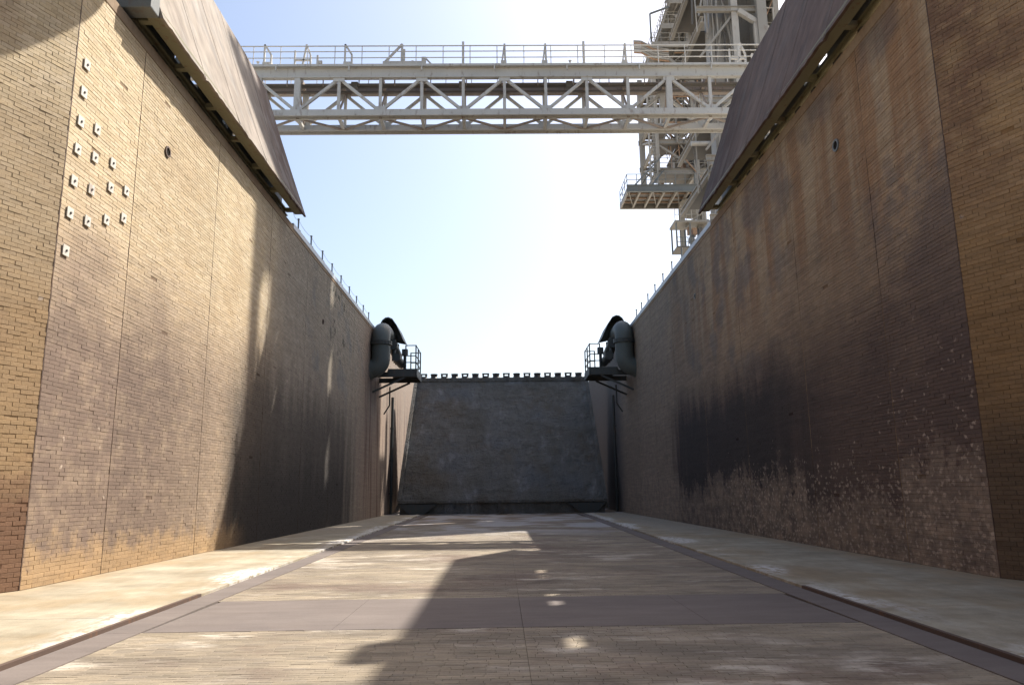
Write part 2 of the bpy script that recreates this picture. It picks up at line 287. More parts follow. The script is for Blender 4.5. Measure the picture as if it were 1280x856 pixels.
# ------------------------------------------------------------------ mesh helper
ORG = {}
def world_origin(o): return ORG.get(o.name, Vector((0, 0, 0))) if o else Vector((0, 0, 0))
def props(o, label=None, cat=None, group=None, kind=None):
    if label: o['label'] = label
    if cat: o['category'] = cat
    if group: o['group'] = group
    if kind: o['kind'] = kind
    return o
def thing(name, loc, label, cat, group=None):
    o = bpy.data.objects.new(name, None); COL.objects.link(o); o.location = loc; o.empty_display_size = 0.3
    ORG[o.name] = Vector(loc); return props(o, label, cat, group)
class MB:
    def __init__(s): s.v = []; s.f = []
    def quad(s, *p):
        i = len(s.v); s.v += [tuple(q) for q in p]; s.f.append(tuple(range(i, i+len(p)))); return s
    def hexa(s, p):                                 # 8 corners: bottom ring then top ring, counter-clockwise seen from above
        i = len(s.v); s.v += [tuple(q) for q in p]
        s.f += [tuple(i+k for k in q) for q in ((3, 2, 1, 0), (4, 5, 6, 7), (0, 1, 5, 4), (1, 2, 6, 5), (2, 3, 7, 6), (3, 0, 4, 7))]; return s
    def box(s, x0, x1, y0, y1, z0, z1):
        if x0 > x1: x0, x1 = x1, x0
        if y0 > y1: y0, y1 = y1, y0
        if z0 > z1: z0, z1 = z1, z0
        return s.hexa([(x0, y0, z0), (x1, y0, z0), (x1, y1, z0), (x0, y1, z0), (x0, y0, z1), (x1, y0, z1), (x1, y1, z1), (x0, y1, z1)])
    def beam(s, p, q, w, h=None, up=(0, 0, 1)):
        h = h or w; p = Vector(p); q = Vector(q); d = (q-p).normalized(); up = Vector(up)
        if abs(d.dot(up)) > 0.98: up = Vector((0, 1, 0))
        a = d.cross(up).normalized()*w/2; b = a.cross(d).normalized()*h/2
        return s.hexa([p-a-b, p+a-b, q+a-b, q-a-b, p-a+b, p+a+b, q+a+b, q-a+b])
    def ibeam(s, p, q, w, h, t=0.05, up=(0, 0, 1)):  # H section
        p = Vector(p); q = Vector(q); d = (q-p).normalized(); up = Vector(up)
        if abs(d.dot(up)) > 0.98: up = Vector((0, 1, 0))
        a = d.cross(up).normalized(); b = a.cross(d).normalized()
        s.beam(p+b*(h-t)/2, q+b*(h-t)/2, w, t, up); s.beam(p-b*(h-t)/2, q-b*(h-t)/2, w, t, up); s.beam(p, q, t, h-2*t, up); return s
    def tube(s, pts, r, n=8, caps=True):
        pts = [Vector(p) for p in pts]; i0 = len(s.v); rs = r if isinstance(r, (list, tuple)) else [r]*len(pts); up = None
        for k, p in enumerate(pts):
            d = (pts[min(k+1, len(pts)-1)]-pts[max(k-1, 0)]).normalized()
            if up is None: up = Vector((0, 0, 1)) if abs(d.z) < 0.9 else Vector((0, 1, 0))
            a = d.cross(up).normalized(); b = a.cross(d); up = b
            for j in range(n):
                t = 2*math.pi*j/n; s.v.append(tuple(p+(a*math.cos(t)+b*math.sin(t))*rs[k]))
        for k in range(len(pts)-1):
            for j in range(n):
                j2 = (j+1) % n; s.f.append((i0+k*n+j, i0+k*n+j2, i0+(k+1)*n+j2, i0+(k+1)*n+j))
        if caps:
            s.f.append(tuple(i0+j for j in reversed(range(n)))); s.f.append(tuple(i0+(len(pts)-1)*n+j for j in range(n)))
        return s
    def prism(s, poly, d):                          # polygon swept along the vector d
        n = len(poly); i = len(s.v); d = Vector(d); s.v += [tuple(p) for p in poly]+[tuple(Vector(p)+d) for p in poly]
        s.f.append(tuple(i+k for k in reversed(range(n)))); s.f.append(tuple(i+n+k for k in range(n)))
        for k in range(n): s.f.append((i+k, i+(k+1) % n, i+n+(k+1) % n, i+n+k))
        return s
    def build(s, name, mat, parent=None, smooth=False, bevel=0.0, label=None, cat=None, group=None, kind=None, fix=True):
        vs = np.array(s.v, dtype=float); c = (vs.min(0)+vs.max(0))/2
        if parent is None: c[2] = vs[:, 2].min()
        me = bpy.data.meshes.new(name); me.from_pydata((vs-c).tolist(), [], s.f)
        if fix:
            import bmesh
            bm = bmesh.new(); bm.from_mesh(me); bmesh.ops.recalc_face_normals(bm, faces=bm.faces); bm.to_mesh(me); bm.free()
        me.materials.append(MAT[mat] if isinstance(mat, str) else mat)
        if smooth:
            for p in me.polygons: p.use_smooth = True
            try: me.set_sharp_from_angle(angle=rad(38))
            except Exception: pass
        o = bpy.data.objects.new(name, me); COL.objects.link(o)
        c = Vector(c)
        if parent: o.parent = parent; o.location = c-world_origin(parent)
        else: o.location = c
        ORG[o.name] = c
        if bevel:
            b = o.modifiers.new('bevel', 'BEVEL'); b.width = bevel; b.segments = 2; b.limit_method = 'ANGLE'
        return props(o, label, cat, group, kind)

# ------------------------------------------------------------------ trench data
XL, XR, H = -8.717, 8.983, 12.75
WING = rad(24.0); Y0 = 14.4                        # where the flared wing walls begin
JL = [14.4, 17.22, 22.26, 27.8, 33.3, 38.8, 44.3, 49.8]
JR = [14.18, 17.29, 22.11, 27.85, 33.3, 38.8, 44.3, 49.8]

# ground sheet at pad level, out to the horizon, with the trench cut out of it
g = MB(); B = 6000; gz = 12.70
hx, hy0, hy1 = 16.0, -45.0, 84.0
g.quad((-B, -B, gz), (B, -B, gz), (B, hy0, gz), (-B, hy0, gz)); g.quad((-B, hy1, gz), (B, hy1, gz), (B, B, gz), (-B, B, gz))
g.quad((-B, hy0, gz), (-hx, hy0, gz), (-hx, hy1, gz), (-B, hy1, gz)); g.quad((hx, hy0, gz), (B, hy0, gz), (B, hy1, gz), (hx, hy1, gz))
WL = 5.2                                           # length of the wing walls
wlx, wly = XL-math.sin(WING)*WL, Y0-math.cos(WING)*WL
wrx, wry = XR+math.sin(WING)*WL, 14.18-math.cos(WING)*WL
g.quad((-hx, hy0, gz), (wlx-.3, hy0, gz), (wlx-.3, wly, gz), (XL-.3, Y0, gz), (XL-.3, hy1, gz), (-hx, hy1, gz))
g.quad((wrx+.3, hy0, gz), (hx, hy0, gz), (hx, hy1, gz), (XR+.3, hy1, gz), (XR+.3, 14.18, gz), (wrx+.3, wry, gz))
go = g.build('ground', 'pad', kind='structure', fix=False)

# ------------------------------------------------------------------ brick laying
def brick_arrays(origin, d, n, rects, depth, ch=0.0035):
    """rects: array (k,5) s0,s1,t0,t1,proud -> vertices and quads of chamfered bricks; d along, n outward, up = third axis"""
    o = np.array(origin); d = np.array(d); n = np.array(n); u = np.cross(n, d)
    u = u if u[2] > 0.5 or abs(u[2]) < 1e-6 else -u
    k = len(rects); s0, s1, t0, t1, pr = rects.T
    V = np.zeros((k, 12, 3))
    cor = [(s0, t0), (s1, t0), (s1, t1), (s0, t1)]
    ins = [(s0+ch, t0+ch), (s1-ch, t0+ch), (s1-ch, t1-ch), (s0+ch, t1-ch)]
    for j in range(4):
        for lay, (src, dep) in enumerate(((cor, -depth+0*pr), (cor, pr-ch), (ins, pr))):
            a, b = src[j]
            V[:, lay*4+j] = o+a[:, None]*d+b[:, None]*u+np.asarray(dep)[:, None]*n
    q = []
    for lay in (0, 1):
        for j in range(4): q.append((lay*4+j, lay*4+(j+1) % 4, lay*4+4+(j+1) % 4, lay*4+4+j))
    q.append((8, 9, 10, 11)); q = np.array(q)
    if np.dot(np.cross(d, u), n) < 0: q = q[:, ::-1]
    return V, q
def np_mesh(name, V, q, mat, rnd):
    k = len(V); nv = V.shape[1]; F = (q[None]+(np.arange(k)*nv)[:, None, None]).reshape(-1, 4)
    me = bpy.data.meshes.new(name); me.vertices.add(k*nv); me.vertices.foreach_set('co', V.reshape(-1))
    nf = len(F); me.loops.add(nf*4); me.loops.foreach_set('vertex_index', F.reshape(-1).astype(np.int32))
    me.polygons.add(nf); me.polygons.foreach_set('loop_start', np.arange(0, nf*4, 4, dtype=np.int32)); me.polygons.foreach_set('loop_total', np.full(nf, 4, dtype=np.int32))
    me.update(calc_edges=True)
    a = me.attributes.new('piece_random', 'FLOAT', 'POINT'); a.data.foreach_set('value', np.repeat(rnd, nv).astype(np.float32))
    me.materials.append(mat); me.shade_flat(); me.validate(); return me
def on_screen(P):
    d = P-np.array([0, 0, CAMH]); z = d@CF; zz = np.where(z > .1, z, 1e9)
    return (z > .1) & (np.abs(F_PX*(d@CR)/zz) < 628) & (np.abs(F_PX*(d@CU)/zz) < 418), z
def lay_bricks(origin, d, n, rects, depth, mat, parent, rng, name='brick', limit=300, hidden=None):
    """the largest bricks in view as single objects, the rest joined"""
    V, q = brick_arrays(origin, d, n, rects, depth)
    cen = V[:, 8:].mean(1); vis, z = on_screen(cen)
    if hidden is not None: vis &= ~hidden(cen)
    dd = cen-np.array([0, 0, CAMH]); dist = np.linalg.norm(dd, axis=1)
    area = (rects[:, 1]-rects[:, 0])*(rects[:, 3]-rects[:, 2])*np.abs(dd@np.array(n))/dist**3
    full = (rects[:, 1]-rects[:, 0]) > 0.22
    score = np.where(vis & full, area, -1); idx = np.argsort(-score)[:limit]; idx = idx[score[idx] > 0]
    rest = np.ones(len(rects), bool); rest[idx] = False
    rnd = rng.random(len(rects))
    po = world_origin(parent)
    Vr = V[rest]-np.array(po)
    me = np_mesh(name+'_courses', Vr, q, mat, rnd[rest])
    o = bpy.data.objects.new(name+'work', me); COL.objects.link(o); o.parent = parent; o['kind'] = 'stuff'
    # one shared unit brick
    uV, uq = brick_arrays((0, 0, 0), (1, 0, 0), (0, -1, 0), np.array([[-.5, .5, -.5, .5, 0.0]]), depth, 0.0)
    L = np.median(rects[idx, 1]-rects[idx, 0]); Hh = np.median(rects[idx, 3]-rects[idx, 2])
    V1, q1 = brick_arrays((0, 0, 0), d, n, np.array([[-L/2, L/2, -Hh/2, Hh/2, 0.0]]), depth)
    sm = np_mesh(name, V1, q1, mat, np.zeros(1))
    da = np.abs(np.array(d))
    for i in idx:
        b = bpy.data.objects.new(name, sm); COL.objects.link(b); b.parent = parent
        b.location = Vector(cen[i])-po
    return o
def wall_rects(joints, height, rng, bh=0.082, bl=0.338, gap=0.006, jgap=0.014, base=0.0, rough=1.0):
    rows = int(round(height/bh)); bh = height/rows; out = []
    for a, b in zip(joints[:-1], joints[1:]):
        a2, b2 = a+jgap, b-jgap; k = max(1, int(round((b2-a2)/bl))); w = (b2-a2)/k
        for r in range(rows):
            e = [a2+w*i for i in range(k+1)] if r % 2 == 0 else [a2]+[a2+w*(i+.5) for i in range(k)]+[b2]
            for i in range(len(e)-1):
                out.append((e[i]+.0012*(i > 0), e[i+1]-.0012*(i < len(e)-2), base+r*bh, base+(r+1)*bh))
    R = np.array(out); k = len(R)
    R[:, 1] -= rng.random(k)**2*0.004*rough; R[:, 2] += 0.001+rng.random(k)**1.6*gap*rough; R[:, 3] -= 0.0008
    pr = np.clip(rng.normal(0, 0.0025*rough, k), -.006, .006)
    lose = rng.random(k) < 0.004*rough; pr[lose] -= rng.random(lose.sum())*0.02
    return np.column_stack([R, pr])

def behind_panel(s):                                # bricks hidden behind the side deflector's foot
    return lambda P: (P[:, 2] > 12.3) & (P[:, 1] > 16)
rng = np.random.default_rng(5)
def trench_wall(name, side, x, joints, label):
    sx = 1 if x < 0 else -1
    w = thing(name, (x, joints[0], 0), label, 'wall')
    MB().box(x-sx*0.014, x-sx*0.6, joints[0], joints[-1], -0.2, H-0.02).build('mortar_bed', 'mortar_'+side, w)
    R = wall_rects(joints, H-0.31, rng)
    d = (0, 1, 0); n = (sx, 0, 0)
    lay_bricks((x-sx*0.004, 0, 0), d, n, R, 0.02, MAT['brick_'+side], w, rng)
    for j in joints[1:-1]:
        MB().box(x-sx*0.006, x-sx*0.013, j-0.012, j+0.012, 0, H-0.31).build('joint_filler', 'joint' if sx > 0 else 'joint_pale', w)
    MB().box(x+sx*0.012, x-sx*0.55, joints[0], joints[-1], H-0.30, H+0.0).build('coping', 'coping', w, bevel=0.02)
    # wall too far off to tell bricks apart
    MB().box(x-sx*0.004, x-sx*0.6, joints[-1]+0.03, 59.7, -0.2, H-0.30).build('far_brickwork', 'far_'+side, w)
    MB().box(x+sx*0.012, x-sx*0.55, joints[-1]+0.005, 59.7, H-0.298, H).build('coping', 'coping', w)
    MB().box(x-sx*0.12, x-sx*0.6, 59.7, 84.0, -0.2, H-0.02).build('far_brickwork', 'far_'+side, w)
    return w
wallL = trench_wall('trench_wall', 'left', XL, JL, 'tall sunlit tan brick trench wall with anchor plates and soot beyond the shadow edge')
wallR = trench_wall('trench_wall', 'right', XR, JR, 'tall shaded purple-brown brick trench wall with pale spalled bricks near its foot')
def wing_wall(name, side, x, y0, label):
    sx = 1 if x < 0 else -1                         # wall runs from the corner back toward the viewer and outward
    d = np.array([-sx*math.sin(WING), -math.cos(WING), 0.0]); n = np.array([sx*math.cos(WING), -math.sin(WING), 0.0])
    w = thing(name, (x, y0, 0), label, 'wall'); c = np.array([x, y0, 0.0])
    def pt(s, off, z): return tuple(c+d*s+n*off+np.array([0, 0, z]))
    def slab(s0, s1, o0, o1, z0, z1):
        p = [pt(s0, o0, z0), pt(s1, o0, z0), pt(s1, o1, z0), pt(s0, o1, z0), pt(s0, o0, z1), pt(s1, o0, z1), pt(s1, o1, z1), pt(s0, o1, z1)]
        return MB().hexa(p)
    slab(0.02, WL, -0.014, -0.5, -0.2, H-0.02).build('mortar_bed', 'mortar_'+side, w)
    R = wall_rects([0.0, WL], H-0.31, rng, rough=1.3, bl=0.245)
    lay_bricks(tuple(c-n*0.004), tuple(d), tuple(n), R, 0.02, MAT['brick_'+side], w, rng)
    slab(0.0, WL, 0.014, -0.5, H-0.30, H).build('coping', 'coping', w, bevel=0.02)
    MB().box(x-sx*0.004, x-sx*0.05, y0-0.012, y0+0.008, 0.0, H-0.31).build('corner_joint', 'rust_steel', w)
    ex = c+d*WL                                     # plain return running back behind the viewer
    MB().box(ex[0], ex[0]-sx*0.5, hy0, ex[1], -0.2, H-0.01).build('return_wall', 'far_'+side.split('_')[0], w)
    return w
wing_wall('wing_wall', 'left_wing', XL, Y0, 'sunlit ochre brick wing wall at the left picture edge, beside the anchor plates')
wing_wall('wing_wall', 'right_wing', XR, 14.18, 'shaded orange-brown brick wing wall at the right picture edge')
# trench end behind the deflector
MB().box(XL-.6, XR+.6, 84.0, 84.5, -0.2, H-.02).build('end_wall', 'coping', None, label='plain concrete wall closing the trench behind the dark deflector', cat='wall')

# ------------------------------------------------------------------ trench floor
floor = MB(); floor.quad((-16, hy0, -0.12), (16, hy0, -0.12), (16, 84, -0.12), (-16, 84, -0.12))
fo = floor.build('trench_floor', 'floor_bed', kind='structure', fix=False); ORG[fo.name] = Vector(fo.location)
def edge_x(y): return 5.02+0.9*(y-7)/43.0     # outer edge of the dark strips
ZB = -0.06
BAND0, BAND1 = 10.27, 13.06
rr = []
def course(y0, y1, pitch=0.082, bl=0.225):
    n = int(round((y1-y0)/pitch)); p = (y1-y0)/n
    for r in range(n):
        ya = y0+r*p; e = edge_x(ya)-0.447; off = (0.5 if r % 2 else 0.0)*bl; q0 = float(rng.random())
        # a centre seam splits the paving in two halves
        for half in (-1, 1):
            x = 0.25
            k = 0
            while abs(x-0.25) < e-0.0+0.25*(-half):
                L = bl if k else bl*(0.25+0.75*q0)
                x2 = x+half*L
                a, b = (x+.0012, x2-.0012) if half > 0 else (x2+.0012, x-.0012)
                if half > 0: b = min(b, e)
                else: a = max(a, -e)
                if b-a > 0.03: rr.append((a, b, ya+.0013, ya+p-.0013))
                x = x2; k += 1
course(3.0, BAND0-0.01); course(BAND1+0.01, 40.0)
R = np.array(rr); pr = np.clip(rng.normal(0, 0.0011, len(R)), -.003, .003); R = np.column_stack([R, pr])
lay_bricks((0, 0, ZB), (1, 0, 0), (0, 0, 1), R, 0.035, MAT['floor_brick'], fo, rng)
MB().quad((-5.4, 40.0, ZB-.002), (5.4, 40.0, ZB-.002), (5.4, 57.4, ZB-.002), (-5.4, 57.4, ZB-.002)).build('far_paving', 'floor_far', fo)
MB().quad((-5.2, hy0, ZB-.004), (5.2, hy0, ZB-.004), (5.2, 3.0, ZB-.004), (-5.2, 3.0, ZB-.004)).build('near_paving', 'floor_far', fo)
# smooth dark band across, cast in four plates
for a, b in ((-4.6, -2.2), (-2.2, 0.25), (0.25, 2.7), (2.7, 4.6)):
    MB().box(a+.003, b-.003, BAND0, BAND1, ZB-.03, ZB+.002).build('cross_band', 'band', fo)
for s in (-1, 1):
    ys = [hy0, 3.0, 10.2, 17.0, 24.0, 31.0, 38.0, 45.0, 57.0]
    for a, b in zip(ys[:-1], ys[1:]):
        x0a, x0b = edge_x(a), edge_x(b); wd = 0.475
        p = [(s*x0a, a+.004), (s*x0b, b-.004), (s*(x0b-wd), b-.004), (s*(x0a-wd), a+.004)]
        MB().prism([(x, y, ZB-.03) for x, y in p], (0, 0, 0.041)).build('dark_strip', 'band', fo)
    # concrete aprons, slab by slab
    xo = abs(XL) if s < 0 else XR
    ys = [hy0, -8, 0.0, 5.6, 11.12, 16.8, 22.4, 28.0, 33.6, 39.2, 44.8, 50.4, 57.2]
    for a, b in zip(ys[:-1], ys[1:]):
        xa, xb = xo, xo
        if b <= Y0: xa = xb = abs(wlx if s < 0 else wrx)
        p = [(s*edge_x(a), a+.008), (s*xa, a+.008), (s*xb, b-.008), (s*edge_x(b), b-.008)]
        if a < Y0 < b:
            p = [(s*edge_x(a), a+.008), (s*(xo+(Y0-a)*math.tan(WING)), a+.008), (s*xo, Y0), (s*xo, b-.008), (s*edge_x(b), b-.008)]
        MB().prism([(x, y, -0.115) for x, y in p], (0, 0, 0.115)).build('apron_slab', 'apron', fo, bevel=0.006)
    # rusty angle along the kerb of the near aprons
    e0, e1 = edge_x(3.0), edge_x(13.6)
    MB().prism([(s*(e0-.012), 3.0, ZB+.004), (s*(e1-.012), 13.6, ZB+.004), (s*(e1+.05), 13.6, ZB+.004), (s*(e0+.05), 3.0, ZB+.004)], (0, 0, 0.0585)).build('kerb_angle', 'rust_steel', fo)
MB().box(-16, 16, 57.4, 84, -0.115, -0.002).build('rear_slab', 'floor_far', fo)

# ------------------------------------------------------------------ flame deflector
YD, YT, ZT = 58.0, 63.5, 11.0
fd = thing('flame_deflector', (0, YD, 0), 'huge dark grey sloping flame deflector closing the far end of the trench', 'deflector')
m = MB(); prof = []
for k in range(15):
    u = k/14; z = 0.95+(ZT-0.95)*u; y = YD+0.15+(YT-YD-0.15)*(u**1.12); hw = 7.8-0.6*u; prof.append((y, z, hw))
NX = 40; rg = random.Random(3)
idx = {}
for k, (y, z, hw) in enumerate(prof):
    for i in range(NX+1):
        x = -hw+2*hw*i/NX; j = rg.uniform(-.03, .03) if 0 < i < NX else 0
        idx[k, i] = len(m.v); m.v.append((x, y+j, z))
for k in range(14):
    for i in range(NX): m.f.append((idx[k, i], idx[k, i+1], idx[k+1, i+1], idx[k+1, i]))
face = m.build('face', 'deflector', fd, smooth=True, fix=False)
for s in (-1, 1):
    poly = [(s*hw, y, z) for y, z, hw in prof]+[(s*7.2, YT+1.2, ZT), (s*8.05, YT+4, 0.3), (s*8.05, YD+.4, 0.3)]
    MB().prism(poly, (-s*0.25, 0, 0)).build('cheek', 'deflector', fd)
    m = MB()                                        # raised lip along the side of the face
    for (a, b) in zip(prof[:-1], prof[1:]):
        m.beam((s*(a[2]-.08), a[0]-.10, a[1]), (s*(b[2]-.08), b[0]-.10, b[1]), 0.34, 0.26, up=(s, 0, 0))
    m.build('side_lip', 'deflector', fd)
    MB().prism([(s*7.0, YD-.12, .02), (s*5.8, YD-.12, .02), (s*4.9, YD-.12, 0.74), (s*7.75, YD-.12, 0.74)], (0, 0.8, 0)).build('skid', 'pipe_dark', fd)
MB().box(-7.0, 7.0, YT-.25, YT+1.2, ZT-.3, ZT+.01).build('crest_beam', 'deflector', fd)
MB().box(-7.8, 7.8, YD-.05, YD+.35, 0.80, 1.02).build('toe_beam', 'deflector', fd, bevel=0.03)
for i, x in enumerate((-4.0, -2.0, 0.0, 2.0, 4.0)):
    MB().box(x-.35, x+.35, YD+.10, YD+.215, 0.03, 0.80).build('toe_block', 'deflector', fd)
MB().box(-7.7, 7.7, YD+.22, YD+.5, 0.0, 0.8).build('toe_back_plate', 'deflector', fd)
for i in range(16):
    x = -6.55+i*0.873; z = ZT+.01; y = YT+.15
    m = MB()
    m.tube([(x, y, z), (x, y, z+.16)], [0.36, 0.24], 12)
    if i % 2: m.tube([(x, y, z+.16), (x, y, z+.32)], 0.27, 12); m.tube([(x, y, z+.32), (x, y, z+.38)], 0.31, 12)
    else:
        for q in (-.21, .21): m.box(x+q-.07, x+q+.07, y-.2, y+.2, z+.15, z+.34)
        m.box(x-.3, x+.3, y-.22, y+.22, z+.341, z+.40)
    m.build('water_nozzle', 'dark_steel', fd)

# ------------------------------------------------------------------ side deflector panels over the wall tops
def side_deflector(x, label, mat):
    sx = 1 if x < 0 else -1
    ya, yb = (16.6 if x < 0 else 14.4), 30.2
    r = thing('side_deflector', (x-sx*0.4, 23.4, 12.75), label, 'deflector panel', 'side deflector panels')
    xi, zi = x+sx*0.65, 12.95
    xt, zt = x-sx*1.30, 18.75
    # face plate: gently dished sheet, 90 mm thick
    m = MB(); ny, nz = 80, 14; rgp = random.Random(8); jag = [rgp.uniform(-.018, .018)-(0.05*rgp.random() if rgp.random() < .12 else 0) for _ in range(ny+1)]
    def P(u, v, back):
        y = ya+(yb-ya)*u
        bow = math.sin(math.pi*v)*0.04+0.012*math.sin(9*u+4*v)
        return (xi+(xt-xi)*v-sx*bow-sx*(0.09 if back else 0), y, zi+(zt-zi)*v+(jag[int(round(u*ny))] if v < .01 else 0))
    ids = {}
    for bk in (0, 1):
        for i in range(ny+1):
            for j in range(nz+1): ids[bk, i, j] = len(m.v); m.v.append(P(i/ny, j/nz, bk))
    for bk in (0, 1):
        for i in range(ny):
            for j in range(nz): m.f.append((ids[bk, i, j], ids[bk, i+1, j], ids[bk, i+1, j+1], ids[bk, i, j+1]))
    for i in range(ny):
        for j in (0, nz): m.f.append((ids[0, i, j], ids[0, i+1, j], ids[1, i+1, j], ids[1, i, j]))
    for j in range(nz):
        for i in (0, ny): m.f.append((ids[0, i, j], ids[0, i, j+1], ids[1, i, j+1], ids[1, i, j]))
    m.build('face_plate', mat, r, smooth=True)
    for k in range(1, 5):                           # welded plate seams
        y = ya+(yb-ya)*k/5; m = MB(); u = (y-ya)/(yb-ya)
        for j in range(nz):
            a = Vector(P(u, j/nz, 0)); b = Vector(P(u, (j+1)/nz, 0)); m.beam(a+Vector((sx*.002, 0, .03 if j == 0 else 0)), b+Vector((sx*.002, 0, 0)), .035, .012, up=(sx, 0, .3))
        m.build('weld_seam', mat, r)
    # bottom frame seen from below
    MB().box(xi-sx*0.06, xi-sx*0.42, ya+.03, yb-.25, 12.965, 13.16).build('foot_beam', 'frame_green', r, bevel=0.015)
    MB().ibeam((x-sx*0.16, ya+.03, 13.03), (x-sx*0.16, yb-.25, 13.03), 0.22, 0.26).build('rear_beam', 'frame_green', r)
    for k in range(7):
        y = ya+0.25+(yb-ya-0.8)*k/6
        MB().box(xi-sx*0.425, x-sx*0.045, y-.09, y+.09, 12.985, 13.13).build('cross_beam', 'frame_green', r)
        MB().box(x-sx*0.32, x-sx*0.62, y-.16, y+.16, 12.751, 13.5).build('bearing', 'dark_steel', r, bevel=0.02)
        # back stay from the ground to the panel
        MB().beam((x-sx*3.6, y, 12.75), (xi+(xt-xi)*.78-sx*.2, y, zi+(zt-zi)*.78), 0.22).build('back_stay', 'frame_grey', r)
        MB().beam((xi-sx*0.35, y, 13.15), (xt-sx*0.30, y, zt-.1), 0.16, 0.26, up=(0, 1, 0)).build('rib', 'frame_grey', r)
    # end box of the frame and a rear skirt added to block sun, openings set for the sun spots
    MB().box(xi-sx*0.10, x-sx*0.50, ya-.45, ya-.005, 12.93, 13.45).build('end_box', 'frame_grey', r, bevel=0.03)
    xs = x-sx*0.33
    zo0, zo1 = 13.62, 14.12
    ops = [(16.25, 16.9), (19.45, 20.05), (20.55, 21.1), (23.15, 23.65), (24.1, 24.7)]
    prev = ya-.45
    for a, b in ops+[(yb-.2, None)]:
        if a > prev+.02: MB().box(xs, xs-sx*0.03, prev, a, 13.3, 15.2).build('sun_block_plate', 'frame_grey', r)
        if b is None: break
        MB().box(xs, xs-sx*0.03, a, b, 13.3, zo0).build('sun_block_plate', 'frame_grey', r)
        MB().box(xs, xs-sx*0.03, a, b, zo1, 15.2).build('sun_block_plate', 'frame_grey', r)
        prev = b
    MB().box(xt+sx*.02, xt-sx*.25, 18.5, 19.5, zt-.3, zt+.62).build('shadow_notch_block', 'frame_grey', r)  # unseen block added for the notch in the panel's floor shadow
    # hanging bits of torn seal in the gap
    for k in range(9):
        y = ya+.9+k*1.45+rgp.uniform(-.3, .3)
        MB().box(x-sx*0.06, x-sx*0.12, y, y+rgp.uniform(.12, .5), 12.76, 12.9).build('seal_flap', 'dark_steel', r)
    return r
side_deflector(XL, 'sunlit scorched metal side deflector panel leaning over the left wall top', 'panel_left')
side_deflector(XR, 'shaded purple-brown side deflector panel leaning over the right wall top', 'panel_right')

# ------------------------------------------------------------------ metal edge and stub posts along the wall tops
for x, side, ys in ((XL, 'left', [31.6, 33.85, 36.1, 38.25, 40.5, 42.8, 45.0, 47.3, 49.3]), (XR, 'right', [36.1, 38.35, 40.6, 42.85, 45.05, 47.2, 49.1])):
    sx = 1 if x < 0 else -1
    e = MB(); e.box(x+sx*0.035, x+sx*0.014, 30.6, 59.5, 12.62, 12.82); e.box(x+sx*0.035, x-sx*0.2, 30.6, 59.5, 12.821, 12.84)
    e.build('edge_angle', 'edge', None, label='pale galvanised edge strip along the far top of the %s trench wall' % side, cat='edge strip', group='edge strips on the wall tops')
    words = ['first', 'second', 'third', 'fourth', 'fifth', 'sixth', 'seventh', 'eighth', 'ninth']
    for k, y in enumerate(ys):
        m = MB(); xx = x-sx*0.05; m.tube([(xx, y, 12.84), (xx, y, 13.36)], 0.035, 8); m.box(xx-.09, xx+.09, y-.09, y+.09, 12.841, 12.87); m.tube([(xx, y, 13.34), (xx, y, 13.40)], 0.05, 8)
        m.build('stanchion', 'frame_grey', None, label='thin grey stub post on the %s wall top, %s one beyond the side deflector' % (side, words[k]), cat='post', group='stub posts along the %s wall top' % side)
    if side == 'left':
        pts = []
        for a, b in zip([30.7]+ys[:-1], ys):
            for q in range(4): t = q/4; pts.append((x-.05, a+(b-a)*t, 13.34-0.10*math.sin(math.pi*t)))
        pts.append((x-.05, ys[-1], 13.34))
        MB().tube(pts, 0.008, 5).build('wire_rope', 'cable', None, label='thin sagging wire strung along the stub posts on the left wall top', cat='wire')

# ------------------------------------------------------------------ anchor plates on the left wall
rows = [[(14.64, 10.60)], [(14.63, 9.96)], [(14.63, 9.30), (15.26, 9.44)], [(14.62, 8.68), (15.28, 8.80), (16.01, 9.0)],
        [(14.61, 7.98), (15.26, 8.06), (16.01, 8.42), (16.70, 8.62)], [(14.58, 7.28), (15.23, 7.34), (15.96, 7.64), (16.68, 7.95)], [(14.57, 6.48)]]
rown = ['topmost of all', 'single one second from the top', 'in the row of two', 'in the row of three', 'in the upper row of four', 'in the lower row of four', 'lowest of all']
posn = ['nearest the wall corner', 'second from the wall corner', 'third from the wall corner', 'fourth from the wall corner']
for ri, row in enumerate(rows):
    for k, (y, z) in enumerate(row):
        y += 0.12
        lab = 'white anchor plate, '+rown[ri]+('' if len(row) == 1 else ', '+posn[k])
        r = thing('anchor_plate', (XL, y, z-.14), lab, 'anchor plate', 'white anchor plates on the left wall')
        a = 0.110
        pl_ = MB().box(XL+.014, XL+.034, y-a, y+a, z-a, z+a).build('plate', 'plate', r, bevel=0.006)
        MB().box(XL-.003, XL+.014, y-a*.8, y+a*.8, z-a*.8, z+a*.8).build('grout_pad', 'pad', r)
        MB().tube([(XL+.034, y, z), (XL+.055, y, z)], 0.026, 6).build('bolt', 'bolt', pl_)
MB().box(-8.98, -8.68, 13.50, 13.58, 0.001, 0.03).build('loose_board', 'plate', None, label='short pale board lying on the apron at the foot of the left wing wall', cat='board')
